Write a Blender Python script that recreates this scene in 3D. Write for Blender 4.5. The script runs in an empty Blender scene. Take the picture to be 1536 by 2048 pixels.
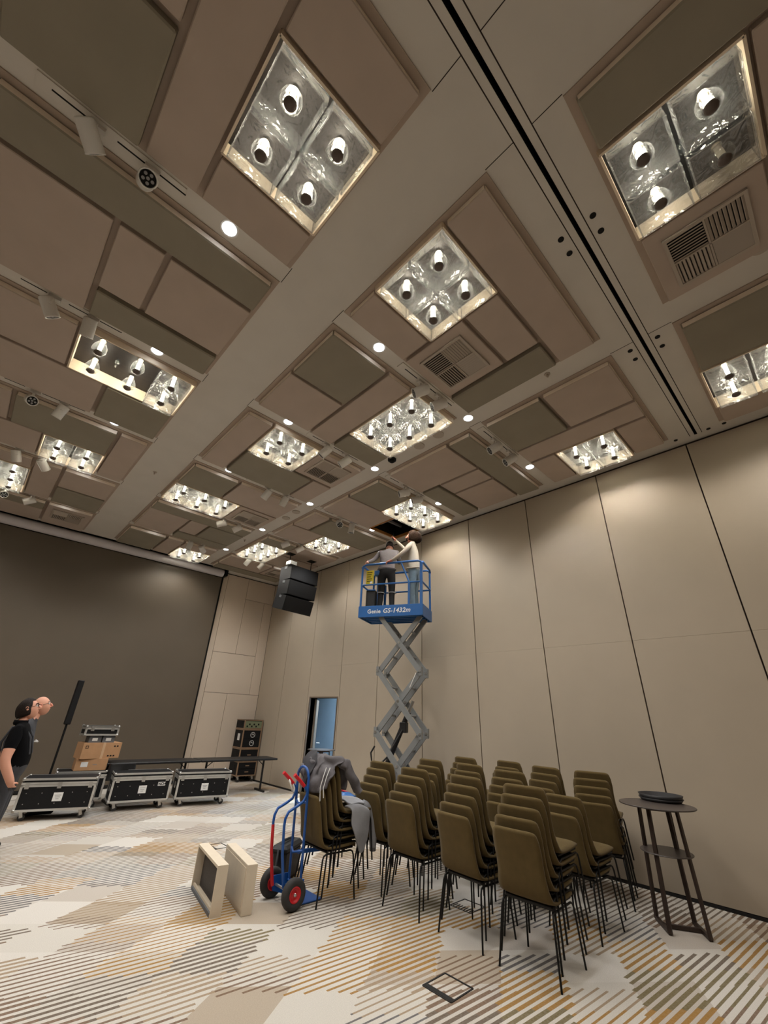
import bpy, bmesh, math, random
from mathutils import Vector, Matrix, noise as mnoise
random.seed(7)
S = bpy.context.scene
COL = S.collection
# ------------------------------------------------------------------ camera
CAMH = 1.7
YAW, PIT, ROL, FPX = 0.7464261702785812, 0.46151906060613684, 0.04247345344031037, 820.915
_f = Vector((math.sin(YAW)*math.cos(PIT), math.cos(YAW)*math.cos(PIT), math.sin(PIT)))
_r0 = Vector((math.cos(YAW), -math.sin(YAW), 0)); _u0 = _r0.cross(_f)
_r = math.cos(ROL)*_r0 + math.sin(ROL)*_u0
_u = -math.sin(ROL)*_r0 + math.cos(ROL)*_u0
cd = bpy.data.cameras.new('camera'); cam = bpy.data.objects.new('camera', cd); COL.objects.link(cam)
cd.sensor_fit = 'HORIZONTAL'; cd.sensor_width = 36.0; cd.lens = FPX*36.0/1536.0
cd.clip_start = 0.05; cd.clip_end = 100
cam.matrix_world = Matrix(((_r.x, _u.x, -_f.x, 0), (_r.y, _u.y, -_f.y, 0), (_r.z, _u.z, -_f.z, CAMH), (0, 0, 0, 1)))
S.camera = cam
# ------------------------------------------------------------------ world, exposure, light levels
w = bpy.data.worlds.new('world'); S.world = w; w.use_nodes = True
w.node_tree.nodes['Background'].inputs[0].default_value = (0.9, 0.95, 1.0, 1)
w.node_tree.nodes['Background'].inputs[1].default_value = 0.02
vs = S.view_settings
vs.view_transform = 'Standard'; vs.look = 'None'; vs.exposure = -0.32; vs.gamma = 1.0; vs.use_curve_mapping = False
CHAND_W = 21.0      # watts of one lit chandelier bulb group, per bulb
DOWN_W = 92.0       # watts of a recessed downlight
BULB_E = 70.0
CH_RGB = (1.0, .93, .84)
DOWN_E = 14.0
CORR_W = 220.0

S.cycles.max_bounces = 6; S.cycles.diffuse_bounces = 4; S.cycles.glossy_bounces = 3; S.cycles.transmission_bounces = 2; S.cycles.transparent_max_bounces = 8
S.cycles.sample_clamp_indirect = 6.0; S.cycles.adaptive_threshold = .03; S.cycles.use_light_tree = False
# ------------------------------------------------------------------ materials
MATS = {}
def lin(c):
    return tuple((x/12.92 if x <= .04045 else ((x+.055)/1.055)**2.4) for x in (v/255. for v in c))
def mat(name, rgb, rough=.6, metal=0., var=0., vscale=6., bump=0., bscale=60., spec=.5, sheen=0., coat=0., stretch=None, emit=None, es=0.):
    if name in MATS: return MATS[name]
    m = bpy.data.materials.new(name); m.use_nodes = True
    nt = m.node_tree; b = nt.nodes['Principled BSDF']
    c = lin(rgb)
    b.inputs['Base Color'].default_value = (*c, 1); b.inputs['Roughness'].default_value = rough
    b.inputs['Metallic'].default_value = metal
    b.inputs['Specular IOR Level'].default_value = spec
    if sheen: b.inputs['Sheen Weight'].default_value = sheen
    if coat: b.inputs['Coat Weight'].default_value = coat
    if emit: b.inputs['Emission Color'].default_value = (*lin(emit), 1); b.inputs['Emission Strength'].default_value = es
    if var or bump:
        tc = nt.nodes.new('ShaderNodeTexCoord'); src = tc.outputs['Object']
        if stretch:
            mp = nt.nodes.new('ShaderNodeMapping'); mp.inputs['Scale'].default_value = stretch
            nt.links.new(src, mp.inputs['Vector']); src = mp.outputs['Vector']
    if var:
        n = nt.nodes.new('ShaderNodeTexNoise'); n.inputs['Scale'].default_value = vscale; n.inputs['Detail'].default_value = 5
        nt.links.new(src, n.inputs['Vector'])
        r = nt.nodes.new('ShaderNodeValToRGB')
        r.color_ramp.elements[0].position = .3; r.color_ramp.elements[1].position = .7
        r.color_ramp.elements[0].color = (*[x*(1-var) for x in c], 1)
        r.color_ramp.elements[1].color = (*[min(1, x*(1+var)) for x in c], 1)
        nt.links.new(n.outputs['Fac'], r.inputs['Fac']); nt.links.new(r.outputs['Color'], b.inputs['Base Color'])
    if bump:
        n2 = nt.nodes.new('ShaderNodeTexNoise'); n2.inputs['Scale'].default_value = bscale; n2.inputs['Detail'].default_value = 3
        nt.links.new(src, n2.inputs['Vector'])
        bp = nt.nodes.new('ShaderNodeBump'); bp.inputs['Strength'].default_value = bump; bp.inputs['Distance'].default_value = .01
        nt.links.new(n2.outputs['Fac'], bp.inputs['Height']); nt.links.new(bp.outputs['Normal'], b.inputs['Normal'])
    MATS[name] = m; return m
def emission(name, rgb, s):
    m = bpy.data.materials.new(name); m.use_nodes = True; nt = m.node_tree
    nt.nodes.remove(nt.nodes['Principled BSDF'])
    e = nt.nodes.new('ShaderNodeEmission'); e.inputs[0].default_value = (*lin(rgb), 1); e.inputs[1].default_value = s
    nt.links.new(e.outputs[0], nt.nodes['Material Output'].inputs[0]); MATS[name] = m; return m
def glass(name, tint=(235, 240, 240), gloss=.25, rough=.08, haze=.06, wav=.5, ws=9.):
    m = bpy.data.materials.new(name); m.use_nodes = True; nt = m.node_tree
    nt.nodes.remove(nt.nodes['Principled BSDF'])
    L = nt.links.new
    tr = nt.nodes.new('ShaderNodeBsdfTransparent'); tr.inputs[0].default_value = (*lin(tint), 1)
    gl = nt.nodes.new('ShaderNodeBsdfGlossy'); gl.inputs['Roughness'].default_value = rough; gl.inputs[0].default_value = (1, 1, 1, 1)
    tl = nt.nodes.new('ShaderNodeBsdfTranslucent'); tl.inputs[0].default_value = (.9, .92, .95, 1)
    tc = nt.nodes.new('ShaderNodeTexCoord'); n = nt.nodes.new('ShaderNodeTexNoise')
    n.inputs['Scale'].default_value = ws; n.inputs['Detail'].default_value = 2; n.inputs['Distortion'].default_value = 1.2
    L(tc.outputs['Object'], n.inputs['Vector'])
    bp = nt.nodes.new('ShaderNodeBump'); bp.inputs['Strength'].default_value = wav; bp.inputs['Distance'].default_value = .05
    L(n.outputs['Fac'], bp.inputs['Height']); L(bp.outputs['Normal'], gl.inputs['Normal'])
    lw = nt.nodes.new('ShaderNodeLayerWeight'); lw.inputs[0].default_value = .35
    mr = nt.nodes.new('ShaderNodeMapRange'); mr.inputs[3].default_value = gloss*.35; mr.inputs[4].default_value = min(1, gloss*2.2)
    L(lw.outputs['Facing'], mr.inputs[0])
    m1 = nt.nodes.new('ShaderNodeMixShader'); L(mr.outputs[0], m1.inputs[0]); L(tr.outputs[0], m1.inputs[1]); L(gl.outputs[0], m1.inputs[2])
    m2 = nt.nodes.new('ShaderNodeMixShader'); mh = nt.nodes.new('ShaderNodeMapRange'); mh.inputs[3].default_value = haze*.6; mh.inputs[4].default_value = min(.6, haze*7); L(lw.outputs['Facing'], mh.inputs[0]); L(mh.outputs[0], m2.inputs[0]); L(m1.outputs[0], m2.inputs[1]); L(tl.outputs[0], m2.inputs[2])
    L(m2.outputs[0], nt.nodes['Material Output'].inputs[0]); MATS[name] = m; return m

def carpet():
    m = bpy.data.materials.new('carpet'); m.use_nodes = True; nt = m.node_tree; N = nt.nodes; L = nt.links.new
    b = N['Principled BSDF']; b.inputs['Roughness'].default_value = .95; b.inputs['Specular IOR Level'].default_value = .1
    tc = N.new('ShaderNodeTexCoord'); sx = N.new('ShaderNodeSeparateXYZ'); L(tc.outputs['Object'], sx.inputs[0])
    def M(op, a, c=None, d=None):
        n = N.new('ShaderNodeMath'); n.operation = op
        for i, v in enumerate((a, c, d)):
            if v is None: continue
            if isinstance(v, (int, float)): n.inputs[i].default_value = v
            else: L(v, n.inputs[i])
        return n.outputs[0]
    X, Y = sx.outputs[0], sx.outputs[1]
    # rhombus lattice, sides about half a metre
    a1, a2 = math.radians(-37.5), math.radians(33)
    d1 = (math.cos(a1), math.sin(a1)); d2 = (math.cos(a2), math.sin(a2)); det = d1[0]*d2[1]-d1[1]*d2[0]
    ys = M('ADD', Y, M('MULTIPLY', X, .085))
    sp = .059
    sidx = M('FLOOR', M('DIVIDE', ys, sp))
    sfr = M('FRACT', M('DIVIDE', ys, sp))
    wn0 = N.new('ShaderNodeTexWhiteNoise'); wn0.noise_dimensions = '1D'; L(sidx, wn0.inputs['W'])
    jit = M('MULTIPLY', M('SUBTRACT', wn0.outputs['Value'], .5), .09)
    Xj = M('ADD', X, jit); Yq = M('MULTIPLY', sidx, sp)
    Yq = M('SUBTRACT', Yq, M('MULTIPLY', X, .085))
    def lattice(xx, yy, size, off):
        a = M('DIVIDE', M('SUBTRACT', M('MULTIPLY', xx, d2[1]/det), M('MULTIPLY', yy, d2[0]/det)), size)
        c = M('DIVIDE', M('ADD', M('MULTIPLY', xx, -d1[1]/det), M('MULTIPLY', yy, d1[0]/det)), size)
        cx = N.new('ShaderNodeCombineXYZ'); L(M('FLOOR', M('ADD', a, off)), cx.inputs[0]); L(M('FLOOR', M('ADD', c, off*.7)), cx.inputs[1])
        wn = N.new('ShaderNodeTexWhiteNoise'); wn.noise_dimensions = '3D'; cx.inputs[2].default_value = off
        L(cx.outputs[0], wn.inputs['Vector']); return wn
    wA = lattice(Xj, Yq, .5, .13)      # stripe colour
    wB = lattice(Xj, Yq, .5, 5.13)     # stripe or plain
    wC = lattice(X, Y, .5, 9.13)       # ground tone
    wD = lattice(Xj, Yq, 1.5, 3.4)     # big colour fields
    def ramp(src, els):
        r = N.new('ShaderNodeValToRGB'); r.color_ramp.interpolation = 'CONSTANT'
        while len(r.color_ramp.elements) < len(els): r.color_ramp.elements.new(.5)
        for e, (p, c) in zip(r.color_ramp.elements, els): e.position = p; e.color = (*lin(c), 1)
        L(src, r.inputs[0]); return r.outputs[0]
    stripe = ramp(wA.outputs['Value'], [(0, (112, 90, 72)), (.20, (98, 85, 72)), (.36, (146, 108, 50)), (.60, (92, 88, 88)), (.70, (108, 96, 66)), (.82, (148, 128, 104))])
    ground = ramp(wC.outputs['Value'], [(0, (193, 187, 177)), (.3, (187, 180, 170)), (.58, (198, 192, 183)), (.8, (179, 170, 159)), (.92, (168, 155, 138))])
    duty = M('ADD', .14, M('MULTIPLY', wB.outputs['Value'], .44))
    inst = M('LESS_THAN', sfr, duty)
    striped = M('GREATER_THAN', wB.outputs['Value'], .22)
    mask = M('MULTIPLY', inst, striped)
    nz = N.new('ShaderNodeTexNoise'); nz.inputs['Scale'].default_value = 55; nz.inputs['Detail'].default_value = 6; L(tc.outputs['Object'], nz.inputs['Vector'])
    # yarn: speckle the colours and fray the stripe edges
    mask = M('MULTIPLY', mask, M('ADD', .74, M('MULTIPLY', nz.outputs['Fac'], .35)))
    mx = N.new('ShaderNodeMix'); mx.data_type = 'RGBA'; L(mask, mx.inputs['Factor']); L(ground, mx.inputs['A']); L(stripe, mx.inputs['B'])
    n2 = N.new('ShaderNodeTexNoise'); n2.inputs['Scale'].default_value = 160; n2.inputs['Detail'].default_value = 2; L(tc.outputs['Object'], n2.inputs['Vector'])
    hv = N.new('ShaderNodeHueSaturation'); L(mx.outputs['Result'], hv.inputs['Color'])
    L(M('ADD', .78, M('MULTIPLY', n2.outputs['Fac'], .44)), hv.inputs['Value'])
    L(hv.outputs[0], b.inputs['Base Color'])
    bp = N.new('ShaderNodeBump'); bp.inputs['Strength'].default_value = .35; bp.inputs['Distance'].default_value = .006
    L(n2.outputs['Fac'], bp.inputs['Height']); L(bp.outputs['Normal'], b.inputs['Normal'])
    MATS['carpet'] = m; return m
carpet()
mat('ceil_paint', (206, 200, 190), .55, var=.03, vscale=2.5, spec=.3)
mat('panel_brown', (182, 166, 152), .75, var=.04, vscale=3, bump=.05, bscale=300, spec=.25)
mat('panel_dark', (146, 138, 122), .8, var=.05, vscale=3, bump=.08, bscale=350, spec=.2)
mat('tray', (170, 153, 138), .6, var=.03, spec=.3)
mat('panel_edge_lit', (246, 232, 214), .6, var=.03, spec=.3)  # outer panel sides paler than the faces: light on them painted into the colour
mat('cream_wood', (226, 208, 184), .55, var=.04, vscale=8, spec=.3, stretch=(1, 1, 6))
mat('wall_fabric', (173, 160, 142), .52, var=.035, vscale=1.2, bump=.04, bscale=220, spec=.4)
mat('far_panel', (206, 190, 172), .6, var=.03, vscale=1.5, spec=.35)
mat('seam', (40, 28, 22), .8)
mat('black', (14, 13, 13), .55)
mat('void', (8, 7, 7), .9)
mat('screen', (98, 88, 76), .42, var=.06, vscale=.8, spec=.4)
mat('roller', (205, 200, 203), .4, var=.03, spec=.5)
mat('white_plastic', (222, 218, 212), .4, spec=.5)
mat('lamp_black', (10, 10, 11), .6, spec=.25)
mat('lens', (150, 150, 150), .15, spec=.8)
mat('cap', (92, 80, 73), .5, metal=.2)
mat('backplate', (44, 39, 37), .45, metal=.3, var=.15, vscale=20)
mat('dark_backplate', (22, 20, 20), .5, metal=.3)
mat('socket_metal', (210, 205, 190), .25, metal=.9)
mat('vent', (176, 164, 150), .55)
mat('chair_fabric', (90, 75, 46), .95, var=.08, vscale=14, bump=.12, bscale=500, spec=.12, sheen=.06)
mat('chair_black', (12, 11, 11), .45, spec=.3)
mat('lift_blue', (30, 92, 156), .38, var=.05, vscale=5, spec=.5)
mat('lift_grey', (126, 128, 128), .4, var=.06, vscale=6, spec=.5)
mat('lift_dark', (22, 22, 24), .5)
mat('yellow', (214, 190, 30), .5)
mat('white_print', (240, 240, 238), .5)
mat('truck_blue', (24, 78, 150), .35, spec=.5)
mat('truck_red', (196, 24, 34), .4)
mat('rubber', (46, 44, 43), .8, var=.08, vscale=30)
mat('steel', (190, 190, 188), .3, metal=.9)
mat('alu', (205, 205, 202), .32, metal=.75, var=.05, vscale=12)
mat('case_black', (18, 18, 20), .65, var=.1, vscale=40, spec=.25)
mat('sticker', (226, 226, 224), .6)
mat('print_grey', (130, 130, 132), .6)
mat('cardboard', (178, 136, 98), .85, var=.05, vscale=10)
mat('tape', (196, 162, 128), .35)
mat('grey_box', (96, 98, 102), .6)
mat('rack_edge', (150, 124, 100), .45, metal=.3)
mat('rack_green', (120, 128, 100), .5)
mat('table_black', (22, 21, 22), .5)
mat('bronze', (58, 46, 40), .42, metal=.35, var=.12, vscale=20)
mat('table_top', (66, 58, 54), .4, var=.15, vscale=18)
mat('tray_dark', (34, 33, 35), .5)
mat('cream_box', (206, 192, 170), .6, var=.04, vscale=8)
mat('mesh_dark', (74, 68, 64), .8, var=.2, vscale=120)
mat('skin', (205, 150, 126), .55, spec=.35, var=.03)
mat('skin_red', (212, 140, 118), .55, spec=.35, var=.03)
mat('hair_dark', (30, 22, 18), .7, spec=.2, bump=.5, bscale=90)
mat('hair_brown', (40, 28, 20), .9, bump=.8, bscale=60, var=.2, vscale=25, spec=.1)
mat('hair_grey', (120, 110, 102), .7)
mat('shirt_black', (9, 9, 11), .9, bump=.2, bscale=25, spec=.1)
mat('overall_grey', (54, 55, 60), .85, bump=.25, bscale=22, var=.08, vscale=12)
mat('trouser_black', (24, 23, 26), .85, bump=.25, bscale=22)
mat('hoodie_grey', (112, 107, 108), .9, bump=.3, bscale=18, var=.06)
mat('sweater_beige', (172, 163, 146), .9, bump=.3, bscale=18, var=.05)
mat('jeans', (118, 138, 152), .85, bump=.25, bscale=20, var=.12, vscale=10)
mat('reflect', (200, 200, 198), .4)
mat('jacket_dark', (88, 84, 86), .9, bump=.3, bscale=30, var=.1, vscale=10)
mat('jacket_lining', (44, 42, 45), .9)
mat('hoodie_light', (140, 140, 143), .92, bump=.25, bscale=40, var=.06, vscale=10)
mat('bag', (26, 26, 28), .6, bump=.2)
mat('corridor', (150, 166, 178), .6, var=.03)
mat('door_wood', (104, 90, 76), .5, var=.08, vscale=4)
mat('hatch_wood', (176, 120, 60), .6, var=.1, vscale=12)
mat('duct', (150, 150, 152), .4, metal=.6)
mat('floor_metal', (44, 42, 40), .5, metal=.4)
emission('bulb_on', (255, 244, 220), BULB_E)
emission('down_on', (238, 246, 255), DOWN_E)
mat('bulb_off', (200, 180, 160), .2, spec=.8)
glass('box_glass', gloss=.28, rough=.10, haze=.032, tint=(248, 248, 248), wav=.9, ws=9.)
glass('globe_glass', gloss=.10, rough=.05, haze=.012, wav=.1, ws=14.)

# ------------------------------------------------------------------ mesh builder
class MB:
    def __init__(s): s.v = []; s.f = []; s.m = []; s.sm = []
    def add(s, vs, fs, mi=0, smooth=False):
        o = len(s.v); s.v += [tuple(v) for v in vs]
        for f in fs: s.f.append(tuple(o+i for i in f)); s.m.append(mi); s.sm.append(smooth)
        return s
    def box(s, x0, x1, y0, y1, z0, z1, mi=0):
        v = [(x0, y0, z0), (x1, y0, z0), (x1, y1, z0), (x0, y1, z0), (x0, y0, z1), (x1, y0, z1), (x1, y1, z1), (x0, y1, z1)]
        return s.add(v, [(0, 3, 2, 1), (4, 5, 6, 7), (0, 1, 5, 4), (1, 2, 6, 5), (2, 3, 7, 6), (3, 0, 4, 7)], mi)
    def bbox(s, x0, x1, y0, y1, z0, z1, b=.006, mi=0, side=None):      # chamfered box
        v = []
        for z, q in ((z0, b), (z0+b, 0), (z1-b, 0), (z1, b)):
            c = [(x0+q, y0+b), (x0+b, y0+q), (x1-b, y0+q), (x1-q, y0+b), (x1-q, y1-b), (x1-b, y1-q), (x0+b, y1-q), (x0+q, y1-b)]
            if q: c = [(x0+b, y0+b*1.4), (x0+b*1.4, y0+b), (x1-b*1.4, y0+b), (x1-b, y0+b*1.4), (x1-b, y1-b*1.4), (x1-b*1.4, y1-b), (x0+b*1.4, y1-b), (x0+b, y1-b*1.4)]
            v += [(x, y, z) for x, y in c]
        f = [tuple(range(7, -1, -1)), tuple(range(24, 32))]
        for k in range(3):
            for i in range(8):
                j = (i+1) % 8; f.append((k*8+i, k*8+j, k*8+8+j, k*8+8+i))
        s.add(v, f, mi)
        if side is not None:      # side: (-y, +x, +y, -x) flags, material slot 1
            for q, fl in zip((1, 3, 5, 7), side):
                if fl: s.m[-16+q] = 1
        return s
    def obox(s, c, ax, ay, az, mi=0):        # oriented box, half-axis vectors
        c, ax, ay, az = map(Vector, (c, ax, ay, az))
        v = [c+i*ax+j*ay+k*az for k in (-1, 1) for (i, j) in ((-1, -1), (1, -1), (1, 1), (-1, 1))]
        return s.add(v, [(0, 3, 2, 1), (4, 5, 6, 7), (0, 1, 5, 4), (1, 2, 6, 5), (2, 3, 7, 6), (3, 0, 4, 7)], mi)
    def bar(s, a, b, w, h, up=(0, 0, 1), mi=0):
        a, b = Vector(a), Vector(b); d = (b-a); l = d.length; d.normalize()
        up = Vector(up); side = d.cross(up)
        if side.length < 1e-4: side = d.cross(Vector((1, 0, 0)))
        side.normalize(); u2 = side.cross(d)
        return s.obox((a+b)/2, d*l/2, side*w/2, u2*h/2, mi)
    def tube(s, pts, r, n=8, mi=0, caps=True, smooth=True, closed=False):
        pts = [Vector(p) for p in pts]; m = len(pts); rr = r if isinstance(r, (list, tuple)) else [r]*m
        rings = []; prev = None
        for i, p in enumerate(pts):
            if closed: d = pts[(i+1) % m]-pts[i-1]
            else: d = pts[min(i+1, m-1)]-pts[max(i-1, 0)]
            d.normalize()
            if prev is None:
                a = Vector((0, 0, 1)) if abs(d.z) < .9 else Vector((1, 0, 0)); x = d.cross(a).normalized()
            else:
                x = prev-d*prev.dot(d); x.normalize()
            prev = x; y = d.cross(x)
            rings.append([p+rr[i]*(math.cos(t)*x+math.sin(t)*y) for t in [2*math.pi*k/n for k in range(n)]])
        v = [q for R in rings for q in R]; f = []
        for i in range(m if closed else m-1):
            i2 = (i+1) % m
            for k in range(n): f.append((i*n+k, i*n+(k+1) % n, i2*n+(k+1) % n, i2*n+k))
        s.add(v, f, mi, smooth)
        if caps and not closed:
            s.add(rings[0], [tuple(range(n-1, -1, -1))], mi); s.add(rings[-1], [tuple(range(n))], mi)
        return s
    def cyl(s, a, b, r, n=16, mi=0, r2=None, smooth=True): return s.tube([a, b], [r, r if r2 is None else r2], n, mi, True, smooth)
    def lathe(s, prof, c=(0, 0, 0), n=24, mi=0, axis='Z', smooth=True, caps=False):
        v = []
        for (r, z) in prof:
            for k in range(n):
                t = 2*math.pi*k/n; p = (r*math.cos(t), r*math.sin(t), z)
                if axis == 'X': p = (p[2], p[0], p[1])
                if axis == 'Y': p = (p[0], p[2], p[1])
                v.append((p[0]+c[0], p[1]+c[1], p[2]+c[2]))
        f = []
        for i in range(len(prof)-1):
            for k in range(n): f.append((i*n+k, i*n+(k+1) % n, (i+1)*n+(k+1) % n, (i+1)*n+k))
        if caps: f += [tuple(range(n-1, -1, -1)), tuple(range((len(prof)-1)*n, len(prof)*n))]
        return s.add(v, f, mi, smooth)
    def ball(s, c, r, mi=0, nu=12, nv=8, sc=(1, 1, 1)):
        v = [(c[0], c[1], c[2]-r*sc[2])]
        for j in range(1, nv):
            p = -math.pi/2+math.pi*j/nv
            for k in range(nu):
                t = 2*math.pi*k/nu; v.append((c[0]+r*sc[0]*math.cos(p)*math.cos(t), c[1]+r*sc[1]*math.cos(p)*math.sin(t), c[2]+r*sc[2]*math.sin(p)))
        v.append((c[0], c[1], c[2]+r*sc[2])); f = []
        for k in range(nu): f.append((0, 1+(k+1) % nu, 1+k))
        for j in range(nv-2):
            for k in range(nu):
                a = 1+j*nu; f.append((a+k, a+(k+1) % nu, a+nu+(k+1) % nu, a+nu+k))
        a = 1+(nv-2)*nu; L = len(v)-1
        for k in range(nu): f.append((a+k, a+(k+1) % nu, L))
        return s.add(v, f, mi, True)
    def grid(s, P, mi=0, smooth=True, flip=False):       # P[i][j] points
        a, b = len(P), len(P[0]); v = [q for R in P for q in R]; f = []
        for i in range(a-1):
            for j in range(b-1):
                q = (i*b+j, i*b+j+1, (i+1)*b+j+1, (i+1)*b+j); f.append(q[::-1] if flip else q)
        return s.add(v, f, mi, smooth)
    def mesh(s, name, mats):
        me = bpy.data.meshes.new(name); me.from_pydata(s.v, [], s.f)
        for m in (mats if isinstance(mats, (list, tuple)) else [mats]): me.materials.append(MATS[m] if isinstance(m, str) else m)
        me.polygons.foreach_set('material_index', s.m); me.polygons.foreach_set('use_smooth', s.sm)
        me.update(); return me
    def build(s, name, mats, parent=None, loc=None): return obj(name, s.mesh(name, mats), parent, loc)
def obj(name, data, parent=None, loc=None, rot=None):
    o = bpy.data.objects.new(name, data); COL.objects.link(o)
    if parent is not None: o.parent = parent
    if loc is not None: o.location = loc
    if rot is not None: o.rotation_euler = rot
    return o
def tag(o, label=None, cat=None, group=None, kind=None):
    if label: o['label'] = label
    if cat: o['category'] = cat
    if group: o['group'] = group
    if kind: o['kind'] = kind
    return o
def thing(name, label, cat, loc=(0, 0, 0), rz=0., group=None):
    o = obj(name, None, None, loc, (0, 0, rz)); o.empty_display_size = .1
    return tag(o, label, cat, group)
def light(kind, name, parent, loc, power, color, **kw):
    d = bpy.data.lights.new(name, kind); d.energy = power; d.color = color
    for k, v in kw.items(): setattr(d, k, v)
    o = obj(name, d, parent, loc); return o
def bake(o):
    dg = bpy.context.evaluated_depsgraph_get(); me = bpy.data.meshes.new_from_object(o.evaluated_get(dg))
    o.modifiers.clear(); o.data = me; return o
def arc(c, r, a0, a1, n, f): return [f(c[0]+r*math.cos(math.radians(a0+(a1-a0)*k/n)), c[1]+r*math.sin(math.radians(a0+(a1-a0)*k/n))) for k in range(n+1)]
def text_mesh(txt, size, mname, shear=0., bold=0., ext=.001):
    c = bpy.data.curves.new('lettering', 'FONT'); c.body = txt; c.size = size; c.shear = shear; c.offset = bold; c.extrude = ext; c.resolution_u = 3; c.space_character = 1.06
    o = bpy.data.objects.new('lettering', c); COL.objects.link(o)
    bpy.context.view_layer.update()
    me = bpy.data.meshes.new_from_object(o.evaluated_get(bpy.context.evaluated_depsgraph_get()))
    bpy.data.objects.remove(o); me.materials.clear(); me.materials.append(MATS[mname]); return me

# ------------------------------------------------------------------ room shell
XW, ZC, YF, XL, YB = 6.634, 5.53, 12.40, -9.0, -6.0
tag(MB().box(XL, XW+.3, YB, YF+.3, -.1, 0).build('floor', 'carpet'), 'cream carpet with woven stripes in rhombic fields of brown, ochre and grey', kind='structure')
# right wall with door opening
DY0, DY1, DZ = 8.54, 9.66, 2.05
m = MB()
XB = XW+.03
m.box(XB, XB+.2, YB, DY0, 0, 5.9); m.box(XB, XB+.2, DY1, YF+.3, 0, 5.9); m.box(XB, XB+.2, DY0, DY1, DZ, 5.9)
wr = tag(m.build('wall_right', 'seam'), 'long wall of beige fabric panels with dark seams', kind='structure')
pc = {}
for k in range(-5, 9):
    y0, y1 = .61+1.31*k, .61+1.31*(k+1)
    if k == 8: y1 = YF
    for z0, z1 in ((.035, 2.785), (2.7858, 5.49)):
        if k == 6 and z0 < 1: z0 = DZ+.02
        key = (round(y1-y0, 3), z0, z1)
        if key not in pc: pc[key] = MB().bbox(0, .03, .008, y1-y0-.008, z0, z1, .002).mesh('wall_panel', 'wall_fabric')
        obj('wall_panel', pc[key], wr, (XW, y0, 0))
obj('side_panel', MB().bbox(0, .03, 8.476, DY0-.01, .035, DZ+.02, .004).mesh('side_panel', 'wall_fabric'), wr, (XW, 0, 0))
obj('side_panel', MB().bbox(0, .03, DY1+.01, 9.774, .035, DZ+.02, .004).mesh('side_panel', 'wall_fabric'), wr, (XW, 0, 0))
tag(MB().box(XW-.006, XW+.03, YB, DY0, 0, .03).box(XW-.006, XW+.03, DY1, YF, 0, .03).build('baseboard_right', 'black'), 'thin black skirting along the beige wall', kind='structure')
# doorway, leaf and lit corridor beyond
tag(MB().box(XW-.01, XB+.2, DY0-.03, DY0, 0, DZ).box(XW-.01, XB+.2, DY1, DY1+.03, 0, DZ).box(XW-.01, XB+.2, DY0-.03, DY1+.03, DZ, DZ+.03).build('trim_1', 'door_wood'), 'brown door frame in the beige wall', kind='structure')
lf = MB().bar((6.80, 9.63, 1.02), (7.5, 10.5, 1.02), .045, 2.0).build('door_1', 'door_wood')
tag(lf, 'brown door leaf standing open into the blue corridor', kind='structure')
MB().cyl((7.36, 10.22, 1.0), (7.43, 10.18, 1.0), .012, 8).cyl((7.43, 10.18, 1.0), (7.36, 10.09, 1.0), .01, 8).build('door_handle', 'steel', lf)
m = MB(); m.box(8.6, 8.7, 6, 16, 0, 2.9); m.box(XB+.2, 8.7, 15.9, 16, 0, 2.9); m.box(XB+.2, 8.7, 6, 6.1, 0, 2.9); m.box(XB+.2, 8.7, 6, 16, 2.8, 2.9)
m.box(XB+.2, 8.7, 6, 16, -.1, 0)
tag(m.build('wall_corridor', 'corridor'), 'pale blue corridor wall seen through the open doorway', kind='structure')
cl = light('AREA', 'corridor_light', None, (7.8, 9.4, 2.75), CORR_W, (.66, .84, 1.0), size=1.2)
# far wall: light panels, dark projection screen
wf = tag(MB().box(XL, XW+.23, YF+.035, YF+.235, 0, 5.9).build('wall_far', 'seam'), 'far wall carrying pale panels beside the big screen', kind='structure')
for (x0, x1, z0, z1) in ((4.83, 4.975, .05, 5.5), (4.98, 5.665, 3.2, 5.5), (5.67, XW, 4.85, 5.5), (5.67, 6.325, 3.2, 4.845), (6.33, XW, 2.12, 4.845), (4.98, 6.325, 2.12, 3.195), (4.98, 5.65, .05, 2.115), (5.655, XW, .05, 2.115)):
    MB().bbox(x0+.002, x1-.002, YF, YF+.035, z0+.002, z1-.002, .003).build('wall_panel', 'far_panel', wf)
MB().box(XL, 4.83, YF+.02, YF+.035, 0, 5.9).build('backing', 'void', wf)
tag(MB().box(4.83, XW, YF-.006, YF+.03, 0, .05).build('baseboard_far', 'black'), 'black skirting under the pale far panels', kind='structure')
tag(MB().box(XL-.2, XL, YB, YF+.3, 0, 5.9).build('wall_left', 'wall_fabric'), 'beige side wall outside the picture', kind='structure')
tag(MB().box(XL, XW+.2, YB-.2, YB, 0, 5.9).build('wall_back', 'wall_fabric'), 'beige wall behind the viewer', kind='structure')
sc = thing('projection_screen', 'huge dark taupe projection screen rolled down from a white roller', 'screen', (0, 12.3, 0))
P = []
for i in range(15):
    z = .06+5.24*i/14
    P.append([(-8.6+13.34*j/40, -.02+.012*math.sin(j*.9+i*.2), z) for j in range(41)])
mb = MB().grid(P, 0, True); mb.grid([[(x, y+.008, z) for x, y, z in R] for R in P], 0, True, True); mb.build('screen_cloth', 'screen', sc)
MB().box(-8.6, 4.74, -.035, .015, .02, .07).build('bottom_bar', 'black', sc)
MB().cyl((-8.7, -.1, 5.415), (4.70, -.1, 5.415), .115, 28).build('roller', 'roller', sc)
MB().cyl((4.70, -.1, 5.415), (4.80, -.1, 5.415), .05, 14).box(4.76, 4.82, -.2, .05, 5.34, 5.53).build('roller_bracket', 'lamp_black', sc)

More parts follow.
